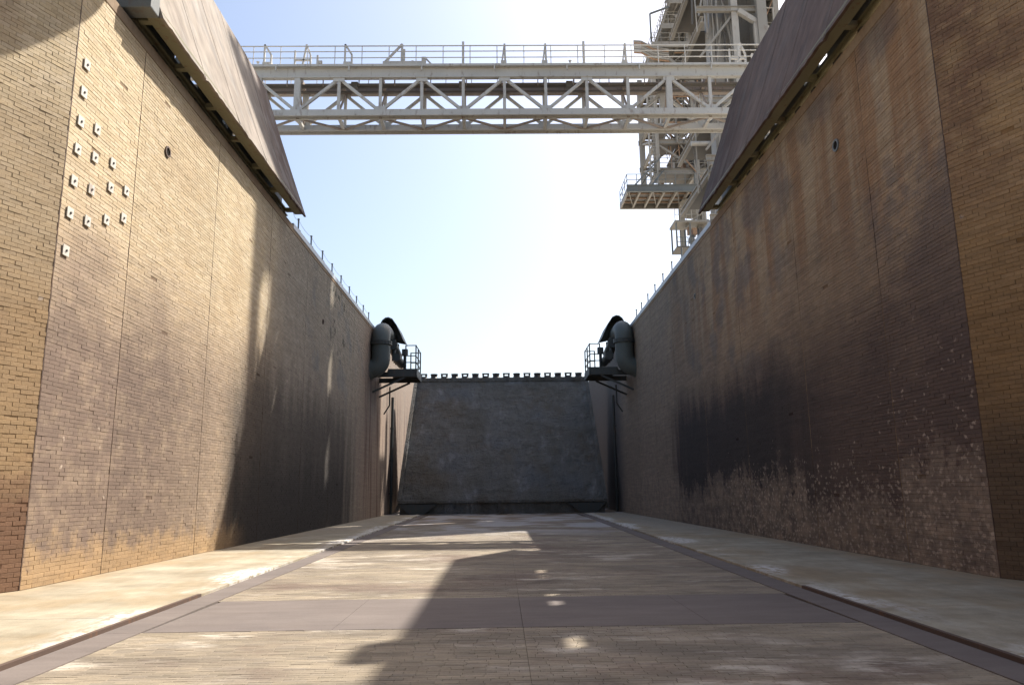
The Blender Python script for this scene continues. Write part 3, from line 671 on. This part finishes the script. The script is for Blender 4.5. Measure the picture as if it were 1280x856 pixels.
# pipe sleeves through the walls
def sleeve(x, y, z, rr, label):
    sx = 1 if x < 0 else -1
    r = thing('pipe_sleeve', (x, y, z-rr), label, 'pipe sleeve')
    m = MB(); n = 20
    for k in range(n):
        a0, a1 = 2*math.pi*k/n, 2*math.pi*(k+1)/n
        for (ra, rb, da, db) in ((rr*.7, rr, .03, .03), (rr, rr, .03, -.01), (rr*.7, rr*.7, -.02, .03)):
            m.quad((x+sx*da, y+ra*math.cos(a0), z+ra*math.sin(a0)), (x+sx*da, y+ra*math.cos(a1), z+ra*math.sin(a1)), (x+sx*db, y+rb*math.cos(a1), z+rb*math.sin(a1)), (x+sx*db, y+rb*math.cos(a0), z+rb*math.sin(a0)))
    m.build('collar', 'rust_steel' if x < 0 else 'frame_grey', r)
    MB().tube([(x-sx*.002, y, z), (x+sx*.006, y, z)], rr*.72, 20).build('bore_shade', 'bore_shade', r)  # black disc in place of a hole, its shade painted
sleeve(XL, 18.75, 10.50, 0.15, 'rusty round pipe sleeve high in the sunlit left wall')
sleeve(XR, 18.76, 10.58, 0.17, 'grey ringed round hole high in the shaded right wall')
sleeve(XR, 33.9, 10.36, 0.13, 'small dark round hole in the right wall below the edge strip')
sleeve(XL, 36.5, 9.9, 0.13, 'small dark round hole in the far shaded part of the left wall')

# ------------------------------------------------------------------ truss bridge across the trench
br = thing('truss_bridge', (0, 37.4, 12.75), 'pale steel truss bridge with handrails spanning high above the trench', 'bridge')
YF, YB, ZC, ZG = 36.6, 38.3, 20.93, 23.3
xa, xb = -17.4, 17.4
nodes = [-1.85+2.165*k for k in range(-7, 9)]
for y, gm in ((YF, 'bridge'), (YB, 'bridge_under')):
    front = y == YF
    gi_ = MB().ibeam((xa, y, ZG-.02), (xb, y, ZG-.02), 0.30, 0.62, 0.05).build('girder', gm, br)
    ch_ = MB().ibeam((xa, y, ZC), (xb, y, ZC), 0.34, 0.50, 0.06, up=(0, 1, 0)).build('bottom_chord', 'bridge', br)
    zt_, zb_ = ZG-.33, ZC+.17
    for k, x in enumerate(nodes):
        low = k % 2 == 1
        big = k in (3, 12)
        MB().beam((x, y, zb_), (x, y, zt_), 0.30 if big else 0.15, 0.24 if big else 0.15).build('vertical', 'bridge', br)
        if k < len(nodes)-1:
            x2 = nodes[k+1]
            p, q = ((x, y+.01, zb_), (x2, y+.01, zt_)) if low else ((x, y+.01, zt_), (x2, y+.01, zb_))
            p = Vector(p); q = Vector(q); d = (q-p).normalized()
            MB().beam(p+d*.12, q-d*.12, 0.14, 0.14).build('diagonal', 'bridge', br)
        MB().box(x-.30, x+.30, y-.10, y-.085, (ZC+.1 if low else ZG-.55), (ZC+.42 if low else ZG-.25)).build('gusset', 'bridge', ch_ if low else gi_)
for k, x in enumerate(nodes):
    MB().beam((x, YF+.18, ZC-.05), (x, YB-.18, ZC-.05), 0.16).build('cross_strut', 'bridge', br)
    MB().beam((x, YF+.16, ZG-.12), (x, YB-.16, ZG-.12), 0.14, 0.3).build('floor_beam', 'bridge_under', br)
    if k < len(nodes)-1:
        a, b = ((YF+.2, YB-.2) if k % 2 else (YB-.2, YF+.2))
        MB().beam((x, a, ZC-.1), (nodes[k+1], b, ZC-.1), 0.10).build('lateral_brace', 'bridge_under', br)
        a, b = ((ZC+.2, ZG-.4) if k % 3 else (ZG-.4, ZC+.2))
        MB().beam((x, YF+.12, a), (x, YB-.12, b), 0.09).build('sway_brace', 'bridge_under', br)
for k in range(len(nodes)-1):
    x, x2 = nodes[k], nodes[k+1]
    MB().box(x+.01, x2-.01, YF-.22, YF+.95, ZG+.292, ZG+.36).build('deck_plate', 'bridge', br)
MB().box(nodes[0], nodes[-1], YF-.26, YF-.222, ZG+.24, ZG+.37).build('toe_board', 'bridge', br)
for q, (yy_, zz_, r_) in enumerate(((YF+.5, ZG-.42, .05), (YF+.7, ZG-.40, .07), (YB-.55, ZG-.45, .05), (YF+.9, ZG-.36, .03))):
    MB().tube([(xa+.5, yy_, zz_), (xb-.5, yy_, zz_)], r_, 8).build('conduit', 'tower_dark', br)
for y in (YF-.18, YB+.18):
    zr = ZG+.36
    for dz in (0.40, 0.76, 1.08 if y < 37 else 1.1):
        MB().tube([(xa, y, zr+dz), (xb, y, zr+dz)], 0.026 if dz < 1 else 0.032, 6).build('handrail', 'bridge', br)
    x = xa+.3
    while x < xb:
        MB().tube([(x, y, zr), (x, y, zr+1.08)], 0.024, 6).build('rail_post', 'bridge', br); x += 1.42
for k, x in enumerate(np.arange(-13.5, 13.6, 1.9)):  # hangers, junction boxes and cable clips under the deck
    MB().beam((x+.4, YF+.45, ZG-.5), (x+.4, YF+.45, ZG+.29), .05).build('hanger', 'bridge_under', br)
    if k % 3 == 0: MB().box(x, x+.35, YF+.35, YF+.6, ZG-.62, ZG-.3).build('junction_box', 'tower_dark', br)
    if k % 2: MB().beam((x, YF-.31, ZG-.05), (x, YF-.31, ZG+.3), .06, .1).build('clip', 'bridge', br)
def aframe(x, kind):
    z = ZG+.36; y = YF+.1
    m = MB(); top = z+1.35
    if kind == 'a':
        m.beam((x-.16, y, z), (x-.16, y, top), .09); m.beam((x-.16, y, top), (x+.2, y, z+.75), .09); m.beam((x+.2, y, z+.75), (x+.2, y, z), .09)
        m.box(x-.22, x+.26, y-.1, y+.1, z+.01, z+.3)
    elif kind == 'b':
        m.beam((x-.9, y, z+.25), (x+.05, y, top), .10); m.beam((x+.05, y, top), (x+.05, y, z), .12); m.beam((x+.17, y, top-.3), (x+.17, y, z), .10)
        m.beam((x-.95, y, z+.25), (x+1.1, y, z+.25), .16); m.box(x+1.1, x+1.32, y-.12, y+.12, z, z+.55); m.beam((x+1.33, y, z+.5), (x+1.75, y, z+.02), .07)
        m.beam((x-.92, y, z), (x-.92, y, z+.2), .1)
    elif kind == 'c':
        m.beam((x-.12, y, z), (x+.06, y, top), .08); m.beam((x+.06, y, top), (x+.1, y, z), .10); m.box(x-.14, x+.16, y-.1, y+.1, z+.01, z+.34)
    elif kind == 'd':
        m.beam((x, y, z), (x, y, top+.12), .12); m.beam((x, y+.2, z), (x, y+.02, top-.1), .06)
    elif kind == 'e':
        m.beam((x-.25, y, z), (x-.05, y, top), .09); m.beam((x-.05, y, top), (x+.18, y, z+.7), .08); m.beam((x+.18, y, z+.7), (x+.18, y, z), .09)
        m.beam((x-.7, y, z+.45), (x+.15, y, z+.45), .09); m.beam((x-.65, y, z), (x-.65, y, z+1.0), .08); m.box(x-.2, x+1.0, y-.1, y+.1, z+.01, z+.08)
        m.beam((x+.55, y, z), (x+.55, y, z+.72), .1); m.box(x+.6, x+.8, y-.05, y+.05, z+.25, z+.4)
    m.build('swing_frame', 'bridge', br)
for x, k in ((-12.2, 'a'), (-10.1, 'e'), (-7.95, 'a'), (-5.15, 'b'), (-1.86, 'd'), (0.28, 'c'), (2.45, 'c'), (4.55, 'd'), (6.7, 'c'), (13.0, 'e')): aframe(x, k)
for x in (-13.3, -4.75, 4.0):
    m = MB(); z = ZG+1.44; m.tube([(x, YB+.18, z), (x, YB+.18, z+.28)], 0.03, 6); m.tube([(x, YB+.18, z+.28), (x, YB+.18, z+.36)], [0.05, 0.10], 8)
    m.build('lamp_head', 'bridge', br)
for x in (-16.6, 16.6):
    for y in (YF, YB):
        MB().ibeam((x, y, 12.71), (x, y, ZC-.27), 0.5, 0.5, 0.06, up=(1, 0, 0)).build('pier', 'bridge', br)
    MB().beam((x, YF+.2, 13.2), (x, YB-.2, 20.2), 0.14).build('pier_brace', 'bridge', br)

# ------------------------------------------------------------------ deluge pipes with small platforms
def deluge(x, label, plabel):
    s = 1 if x < 0 else -1
    r = thing('deluge_pipe', (x, 50.3, 9.3), label, 'pipe', 'deluge pipes on the trench walls')
    cx, cy, rd = x+s*0.66, 50.3, 0.62
    pts = [(x-s*.3, cy, 9.55), (x+s*.05, cy, 9.75)]
    for k in range(7):
        a = k/6*math.pi/2; pts.append((cx-s*.62+s*.62*math.sin(a), cy, 10.45-.70*math.cos(a)))
    pts += [(cx, cy, 11.35)]
    ri_ = MB().tube(pts, rd, 20).build('riser', 'pipe', r, smooth=True)
    m = MB(); m.tube([(cx, cy, 11.351), (cx, cy, 11.47)], .74, 20); m.tube([(cx, cy, 11.49), (cx, cy, 11.61)], .74, 20); m.build('flange', 'pipe_dark', ri_)
    pts = [(cx, cy, 11.612), (cx, cy, 11.8)]+[(cx, cy+.75-.75*math.cos(a), 11.8+.62*math.sin(a)) for a in [math.pi/2*k/7 for k in range(1, 8)]]+[(cx, cy+3.6, 12.42)]
    MB().tube(pts, rd*.98, 20).build('elbow', 'pipe', r, smooth=True)
    m = MB(); bx = cx+s*.5
    m.tube([(bx, cy+1.6, 11.7), (bx, cy+4.4, 11.35)], .36, 14); m.tube([(bx+s*.35, cy+1.2, 10.75), (bx+s*.35, cy+4.0, 10.7)], .30, 12)
    for q in (1.9, 2.7, 3.5): m.tube([(bx+s*.1, cy+q, 10.6), (bx+s*.1, cy+q, 12.1)], .14, 10)
    m.tube([(bx+s*.7, cy+3.2, 9.9), (bx+s*.7, cy+3.2, 11.5)], .11, 8); m.box(bx+s*.5, bx+s*.9, cy+3.0, cy+3.4, 11.2, 11.65)
    m.build('manifold', 'pipe_dark', r, smooth=True)
    m = MB()                                        # curved spray hood arching over the manifold
    hd = [(0.10, 12.75), (0.15, 13.05), (0.37, 13.48), (0.58, 13.66), (0.80, 13.70), (1.08, 13.58), (1.38, 13.15), (1.82, 12.2)]
    for (a, b) in zip(hd[:-1], hd[1:]):
        q = [(x+s*a[0], cy+2.0, a[1]), (x+s*b[0], cy+2.0, b[1]), (x+s*b[0], cy+5.0, b[1]), (x+s*a[0], cy+5.0, a[1])]
        m.hexa(q+[(p[0], p[1], p[2]+.07) for p in q])
    m.build('spray_hood', 'pipe', r)
    MB().prism([(x+s*a, cy+4.2, z) for a, z in hd]+[(x+s*1.3, cy+4.2, 12.3), (x+s*.6, cy+4.2, 12.55)], (0, .06, 0)).build('hood_web', 'pipe', r)
    MB().box(x+s*.002, x+s*.5, cy+2.0, cy+2.5, 10.2, 12.3).build('wall_bracket', 'pipe_dark', r)
    # platform
    p = thing('service_platform', (x, 52.4, 9.2), plabel, 'platform', 'small platforms beside the deluge pipes')
    xi, xo = x+s*1.0, x+s*2.95; ya, yb = 51.0, 54.0; zf = 9.75
    MB().box(xi, xo, ya, yb, zf-.10, zf).build('deck', 'pipe_dark', p)
    for y in (ya+.08, yb-.08):
        MB().ibeam((x+s*.004, y, zf-.27), (xo, y, zf-.27), .16, .33, .04).build('floor_beam', 'pipe_dark', p)
        MB().beam((x+s*.01, y, 8.3), (xo-s*.75, y, zf-.45), .12).build('knee_brace', 'pipe_dark', p)
    MB().box(xo-s*.001, xo+s*.05, ya, yb, zf-.40, zf+.12).build('toe_board', 'pipe_dark', p)
    MB().box(xi+s*.05, xo-s*.05, ya-.05, ya-.001, zf-.42, zf+.10).build('toe_board', 'pipe_dark', p)
    zr = zf+1.75
    for (px, py) in ((xo-s*.03, ya+.05), (xo-s*.03, ya+1.5), (xo-s*.03, yb-.05), (xo-s*.72, ya+.05), (xo-s*.72, yb-.05)):
        MB().tube([(px, py, zf), (px, py, zr)], .045, 6).build('rail_post', 'pipe_dark', p)
    for dz in (.55, 1.0, 1.72):
        MB().tube([(xo-s*.72, ya+.05, zf+dz), (xo-s*.03, ya+.05, zf+dz)], .035, 6).build('handrail', 'pipe_dark', p)
        MB().tube([(xo-s*.03, ya+.05, zf+dz), (xo-s*.03, yb-.05, zf+dz)], .035, 6).build('handrail', 'pipe_dark', p)
        MB().tube([(xo-s*.72, yb-.05, zf+dz), (xo-s*.03, yb-.05, zf+dz)], .035, 6).build('handrail', 'pipe_dark', p)
    MB().tube([(x+s*.9, 53.0, 8.9), (x+s*.9, 53.0, 7.6), (x+s*.5, 53.1, 7.0)], .05, 6).build('drain_hose', 'pipe_dark', p)
deluge(XL, 'large grey-green elbowed deluge pipe bursting from the far end of the left wall', 'small railed steel platform bracketed to the left wall beside the deluge pipe')
deluge(XR, 'large grey-green elbowed deluge pipe bursting from the far end of the right wall', 'small railed steel platform bracketed to the right wall beside the deluge pipe')
# drain pipes in the corner where the walls step back
for x, s, side in ((XL, 1, 'left'), (XR, -1, 'right')):
    m = MB(); m.tube([(x+s*.12, 59.9, .0), (x+s*.12, 59.9, 9.0)], .11, 8)
    for z in (1.5, 4.0, 6.5): m.box(x-s*.1, x+s*.25, 59.8, 60.0, z, z+.12)
    m.build('drain_pipe', 'pipe_dark', None, label='thin dark vertical pipe in the far corner of the %s wall beside the deflector' % side, cat='pipe', group='corner pipes beside the deflector')

# ------------------------------------------------------------------ service towers on the right bank
R_ = random.Random(12)
def rail(parent, p, q, mat='tower', h=1.05, n=None):
    p = Vector(p); q = Vector(q); L = (q-p).length; n = n or max(1, int(L/1.6)); m = MB()
    for k in range(n+1):
        a = p.lerp(q, k/n); m.tube([a, a+Vector((0, 0, h))], .035, 5)
    for dz in (h*.5, h): m.tube([p+Vector((0, 0, dz)), q+Vector((0, 0, dz))], .035, 5)
    m.build('railing', mat, parent)
# far tower
tb = thing('service_tower', (23, 76, 12.75), 'tall lattice service tower crowded with platforms and pipes behind the bridge', 'tower')
cols = [16.0, 20.0, 24.6, 29.4]; yv = [72.0, 79.0]
zl = [33.2, 36.4, 39.6, 44.0, 48.4, 52.8, 57.5, 62.5, 68.0, 73.5, 79.0]
for i, x in enumerate(cols):
    for y in yv:
        top = 47.2 if i == 0 else 79.0
        bot = 33.2 if i == 0 else 12.71
        MB().ibeam((x, y, bot), (x, y, top), .55, .55, .08, up=(0, 1, 0)).build('column', 'tower' if i % 2 else 'tower_pale', tb)
for li, z in enumerate(zl):
    i0 = 0 if z < 47 else 1
    for y in yv:
        MB().ibeam((cols[i0]-.4, y, z), (cols[-1]+.3, y, z), .3, .5, .05).build('floor_girder', 'tower', tb)
    for x in cols[i0:]:
        MB().ibeam((x, yv[0], z), (x, yv[1], z), .25, .45, .05).build('floor_girder', 'tower', tb)
    x0 = cols[i0]
    for k, x in enumerate(np.arange(x0+.2, cols[-1]-1, 2.3)):
        if R_.random() < .72:
            MB().box(x, x+2.26, yv[0]+.2, yv[1]-.3-R_.choice([0, 0, 3.0]), z+.26, z+.31).build('grating', 'tower_dark', tb)
    if z < 60: rail(tb, (x0-.3, yv[0]-.15, z+.3), (cols[-1], yv[0]-.15, z+.3))
for li in range(len(zl)-1):
    z, z2 = zl[li], zl[li+1]; i0 = 0 if z2 < 47 else 1
    for i in range(i0, 3):
        for y in yv:
            a, b = (cols[i], cols[i+1]) if (li+i) % 2 else (cols[i+1], cols[i])
            if R_.random() < .85: MB().beam((a, y, z+.2), (b, y, z2-.2), .20).build('brace', R_.choice(['tower', 'tower', 'tower_pale', 'tower_dark']), tb)
            if R_.random() < .4: MB().beam((b, y+.15, z+.2), (a, y+.15, z2-.2), .16).build('brace', 'tower', tb)
    for x in (cols[i0], cols[-1]):
        MB().beam((x, yv[0], z+.2), (x, yv[1], z2-.2), .18).build('brace', 'tower', tb)
# cladding, tanks, cabinets, pipes between the floors
MB().box(29.75, 29.95, 72.3, 79.2, 40.0, 79.0).build('shadow_cladding', 'tower_pale', tb)  # side panel added to make the tower's shadow solid
MB().box(22.0, 29.7, 79.35, 79.5, 33.0, 79.0).build('shadow_cladding', 'tower', tb)  # back panel added to close gaps in the same shadow
for k in range(130):                                # secondary steel between the floors
    li = R_.randrange(0, 6); z, z2 = zl[li], zl[li+1]; lo = 16.2 if z2 < 47 else 19.2
    x = R_.uniform(lo, 28.5); y = R_.choice([71.8, 72.4, 74.2, 76.5, 78.8]); dx = R_.choice([0, 0, -1.8, 1.8, 2.6, -2.6]); xe = min(max(x+dx, lo), 29.2)
    MB().beam((x, y, z+.3), (xe, y+R_.uniform(-.5, .5), z2-.3), R_.uniform(.07, .16)).build('strut', R_.choice(['tower', 'tower', 'tower_dark', 'tower_pale', 'tower_rust']), tb)
for k in range(40):
    li = R_.randrange(0, 6); z = zl[li]+R_.uniform(.8, 3.4); lo = 16.2 if z < 46.5 else 19.2
    x = R_.uniform(lo, 26); y = R_.choice([71.7, 72.8, 75.0, 77.5])
    MB().beam((x, y, z), (x+R_.uniform(1.2, 4), y, z), R_.uniform(.08, .22)).build('ledger', R_.choice(['tower', 'tower_dark', 'tower_dark', 'tower_pale']), tb)
for k in range(70):
    z = R_.choice(zl[:6])+.32; x = R_.uniform(16.6 if z < 46 else 20.4, 28); y = R_.uniform(72.5, 77); w, d, h = R_.uniform(.3, 1.4), R_.uniform(.4, 1.4), R_.uniform(.4, 2.9)
    if R_.random() < .3: MB().tube([(x, y, z), (x, y, z+h)], w*.45, 12).build('tank', R_.choice(['tower', 'tower_pale', 'tower_dark']), tb, smooth=True)
    else: MB().box(x, x+w, y, y+d, z, z+h).build('cabinet', R_.choice(['tower', 'tower_pale', 'tower_dark', 'tower_rust', 'tower_dark']), tb)
for k in range(80):
    x = R_.uniform(16.2, 28); y = R_.uniform(71.4, 72.3); z = R_.choice(zl[:5])+R_.uniform(.4, 3.0); L = R_.uniform(1.5, 6)
    if R_.random() < .5: pts = [(x, y, z), (x, y, z+L)] if z+L < 47 or x > 20.5 else [(x, y, z), (x, y, 46.5)]
    else: pts = [(x, y, z), (min(x+L, 29), y, z), (min(x+L, 29), y, z-R_.uniform(.5, 2))]
    MB().tube(pts, R_.uniform(.03, .11), 6).build('pipe_run', R_.choice(['tower', 'tower_dark', 'tower_pale', 'tower_rust', 'tower']), tb)
for k in range(110):
    zone = k % 3
    if zone == 0: x, z = R_.uniform(18.2, 24.5), R_.uniform(46.5, 54.0)
    elif zone == 1: x, z = R_.uniform(16.4, 21.5), R_.uniform(33.6, 39.0)
    else: x, z = R_.uniform(16.8, 23.0), R_.uniform(40.0, 46.0)
    a = R_.choice([0, 0, 90, 90, 35, -35, 50, -50, 62]); L = R_.uniform(1.2, 3.6); y = R_.uniform(70.9, 73.5)
    q = (x+L*math.cos(rad(a)), y+R_.uniform(-.6, .6), z+L*math.sin(rad(a)))
    MB().beam((x, y, z), q, R_.uniform(.045, .11)).build('bracing', R_.choice(['tower', 'tower_pale', 'tower_dark', 'tower', 'tower_rust']), tb)
# ladder-like pale column on the outer corner
m = MB()
for q in (15.25, 15.95): m.beam((q, 71.6, 31.2), (q, 71.6, 41.5), .16)
for k in range(26): m.beam((15.25, 71.6, 31.4+k*.39), (15.95, 71.6, 31.4+k*.39), .06)
m.build('caged_ladder', 'tower_pale', tb)
# stepped platforms at the upper left
for (x0, x1, z, th) in ((15.9, 20.0, 46.9, .5), (16.9, 20.5, 49.0, .45), (17.9, 20.5, 51.8, .35)):
    m = MB(); m.box(x0, x1, 71.0, 76.0, z, z+.12)
    for k in range(4): xx = x0+.1+(x1-x0-.3)*k/3; m.box(xx, xx+.12, 71.02, 75.98, z-th, z-.001)
    m.box(x0, x1, 70.95, 71.0, z-th, z+.12); m.build('step_platform', 'tower', tb)
    rail(tb, (x0+.05, 71.05, z+.12), (x1-.3, 71.05, z+.12), 'tower', 1.05, 4); rail(tb, (x0+.05, 71.05, z+.12), (x0+.05, 75.9, z+.12), 'tower', 1.05, 3)
MB().beam((15.9, 71.2, 47.2), (15.9, 71.2, 50.4), .15).build('davit', 'frame_grey', tb)
MB().beam((15.95, 71.2, 50.4), (18.0, 71.2, 51.2), .16).build('davit', 'frame_grey', tb)
MB().beam((16.6, 71.3, 46.3), (20.0, 71.3, 43.0), .28).build('brace', 'tower', tb)
MB().beam((19.0, 71.2, 52.5), (23.2, 71.2, 49.0), .24).build('brace', 'tower_pale', tb)
MB().beam((18.7, 71.2, 50.2), (21.8, 71.2, 46.5), .24).build('brace', 'tower_pale', tb)
for k in range(7):                                  # bundle of hoses slung at the outer corner
    z = 45.3+k*.22; MB().tube([(14.0, 71.0, z+.5), (14.8, 71.0, z+.45), (16.0, 71.0, z-.25), (17.6, 71.0, z-.5)], .09, 6).build('hose', R_.choice(['tower_pale', 'tower', 'tower_rust']), tb)
# cantilever platform
pl = thing('cantilever_platform', (16, 74, 29.9), 'long grey cantilever platform with ribbed underside and tie rods jutting toward the trench', 'platform')
x0, x1, ya, yb = 12.4, 21.0, 69.6, 74.0; zf = 30.35
MB().box(x0, x1, ya, yb, zf, zf+.10).build('deck', 'tower_dark', pl)
MB().ibeam((x0, ya, zf+.04), (x1, ya, zf+.04), .24, .72, .06).build('edge_beam', 'frame_grey', pl)
MB().ibeam((x0, yb, zf-.15), (x1, yb, zf-.15), .24, .5, .06).build('edge_beam', 'tower', pl)
for k in range(8):
    x = x0+.1+(x1-x0-.2)*k/7
    MB().beam((x, ya+.13, zf-.18), (x, yb-.13, zf-.18), .16, .36).build('rib', 'tower', pl)
for y in (70.7, 71.9, 73.0):
    MB().beam((x0+.2, y, zf-.06), (x1-.1, y, zf-.06), .07, .12).build('stringer', 'tower_rust', pl)
for k in (0, 2, 4):
    x = x0+.2+(x1-x0-.2)*k/7
    MB().beam((x, ya+.2, zf-.14), (x+1.1, yb-.2, zf-.14), .09).build('plan_brace', 'tower', pl)
rail(pl, (x0+.05, ya, zf+.4), (x1, ya, zf+.4), 'frame_grey', 1.1, 9); rail(pl, (x0+.05, yb, zf+.1), (x1, yb, zf+.1), 'frame_grey', 1.1, 7); rail(pl, (x0+.05, ya, zf+.4), (x0+.05, yb, zf+.4), 'frame_grey', 1.1, 3)
for a, b in (((13.2, ya+.1, zf+.4), (16.3, 71.7, 34.5)), ((14.9, ya+.1, zf+.4), (16.6, 71.8, 33.2)), ((13.2, yb, zf+.1), (16.3, yb+.2, 34.8))):
    MB().beam(a, b, .12).build('tie_rod', 'frame_grey', pl)
# hanging lift landing below it
hl = thing('hanging_landing', (18.5, 72, 25), 'small cluttered landing with drum and railings hanging below the cantilever platform', 'landing')
MB().tube([(19.3, 72, 28.4), (19.3, 72, 29.9)], [.85, 1.15], 16).build('drum', 'tower', hl, smooth=True)
MB().beam((18.3, 71.5, 27.0), (20.2, 71.5, 28.6), .5, .2).build('stair_flight', 'tower', hl)
MB().box(17.2, 20.8, 70.8, 73.2, 27.35, 27.55).build('upper_deck', 'tower', hl)
MB().box(17.3, 20.8, 70.8, 73.2, 24.75, 24.9).build('lower_deck', 'tower_dark', hl)
rail(hl, (17.25, 70.85, 27.55), (20.0, 70.85, 27.55), 'tower_pale', 1.2, 5); rail(hl, (17.35, 70.85, 24.9), (20.0, 70.85, 24.9), 'frame_grey', .9, 5)
for x in (17.35, 18.7, 20.6):
    for y in (70.95, 73.0): MB().beam((x, y, 24.9), (x, y, 27.3), .14).build('post', 'frame_grey', hl)
for k in range(8):
    x = R_.uniform(18.2, 20.0); z = R_.uniform(24.95, 26.4); MB().box(x, x+R_.uniform(.2, .6), 71.2, 71.2+R_.uniform(.3, .9), z, z+R_.uniform(.2, .8)).build('cabinet', R_.choice(['tower', 'tower_rust', 'tower_dark', 'tower_pale']), hl)
MB().tube([(20.3, 72, 12.71), (20.3, 72, 30.3)], .42, 14).build('stand_column', 'tower', hl, smooth=True)
MB().beam((18.7, 71.4, 24.8), (18.7, 71.4, 23.9), .12).build('post', 'frame_grey', hl)

# near tower, mostly hidden behind the right side deflector
ta = thing('hinge_tower', (17.5, 55, 12.75), 'pale clad tower rising behind the right side deflector panel, nearer than the lattice tower', 'tower')
TOP = 66.0
MB().box(17.9, 20.0, 54.0, 61.0, 12.71, TOP).build('shadow_cladding', 'tower', ta)  # solid body added so the shadow on the left wall holds
MB().box(19.3, 20.0, 50.5, 51.0, 12.71, TOP).build('corner_post', 'tower', ta)  # post placed to throw the near edge of that shadow
MB().box(19.85, 19.95, 51.0, 54.0, 12.8, 51.3).build('shadow_cladding', 'tower', ta)  # panels added with a gap that lets one sun streak through
MB().box(19.85, 19.95, 51.0, 54.0, 56.2, TOP).build('shadow_cladding', 'tower', ta)
MB().prism([(15.9, 52.0, 12.71), (17.4, 52.0, 12.71), (17.2, 52.0, TOP), (16.4, 52.0, TOP)], (0, 1.3, 0)).build('clad_column', 'tower', ta)
MB().ibeam((17.75, 51.2, 12.71), (17.75, 51.2, TOP), .5, .5, .06, up=(0, 1, 0)).build('column', 'tower_pale', ta)
for z in (16, 20.5, 25, 29.5, 36.9, 41.5, 46, 50.5, 55, 60, 65):
    MB().ibeam((14.9, 51.0, z), (20.1, 51.0, z), .3, .42, .05).build('floor_girder', 'tower', ta)
    MB().ibeam((15.4, 51.3, z-.6), (15.4, 60.8, z-.6), .3, .5, .06).build('floor_girder', 'tower', ta)
    MB().box(15.6, 17.85, 53.4, 60.5, z-.3, z-.2).build('floor_plate', 'tower_dark', ta)
for z in (20.5, 29.5, 36.9, 46):
    MB().beam((18.0, 50.9, z-.2), (20.1, 50.9, z-1.7), .36).build('knee_brace', 'tower_pale', ta)
    MB().beam((19.2, 50.85, z-1.3), (19.2, 50.85, z-3.2), .3).build('hanger', 'tower_pale', ta)
    MB().beam((15.0, 51.2, z-3.8), (17.6, 51.2, z-.4), .16).build('brace', 'tower', ta)
for k in range(36):
    x = 14.4+R_.uniform(0, 3.4); z = R_.uniform(14, 40); MB().tube([(x, 51.6+R_.uniform(-.4, .6), z), (x+R_.choice([0, 0, 0, .9, -.9]), 51.6, z+R_.uniform(3, 9))], R_.uniform(.03, .09), 6).build('pipe_run', R_.choice(['tower', 'tower_dark', 'tower_pale']), ta)
MB().tube([(14.0, 51.4, 26.3), (15.4, 51.4, 26.3)], .18, 10).build('white_pipe', 'tower_pale', ta)

# ------------------------------------------------------------------ unseen slab added over the left bank, shaped to throw the curved shadow
op = thing('shadow_slab', (-12, 12, 12.75), 'unseen added slab with rounded corner casting the curved shadow on the left wing wall', 'platform')
cx_, cy_, rc = -5.3, 17.05, 1.1
poly = [(-4.2, 4.0), (-4.2, cy_)]+[(cx_+rc*math.cos(rad(a)), cy_+rc*math.sin(rad(a))) for a in range(10, 91, 10)]+[(-16.0, cy_+rc), (-16.0, 4.0)]
MB().prism([(x, y, 17.95) for x, y in poly], (0, 0, .35)).build('deck', 'tower', op)
for x in (-13.0, -15.6):
    for y in (4.5, 11.0, 17.2): MB().ibeam((x, y, 12.71), (x, y, 17.94), .4, .4, .05, up=(0, 1, 0)).build('column', 'tower', op)
for y in (5.0, 9.0, 13.0, 17.0): MB().ibeam((-15.9, y, 17.7), (-4.9, y, 17.7), .3, .5, .05).build('floor_beam', 'tower', op)
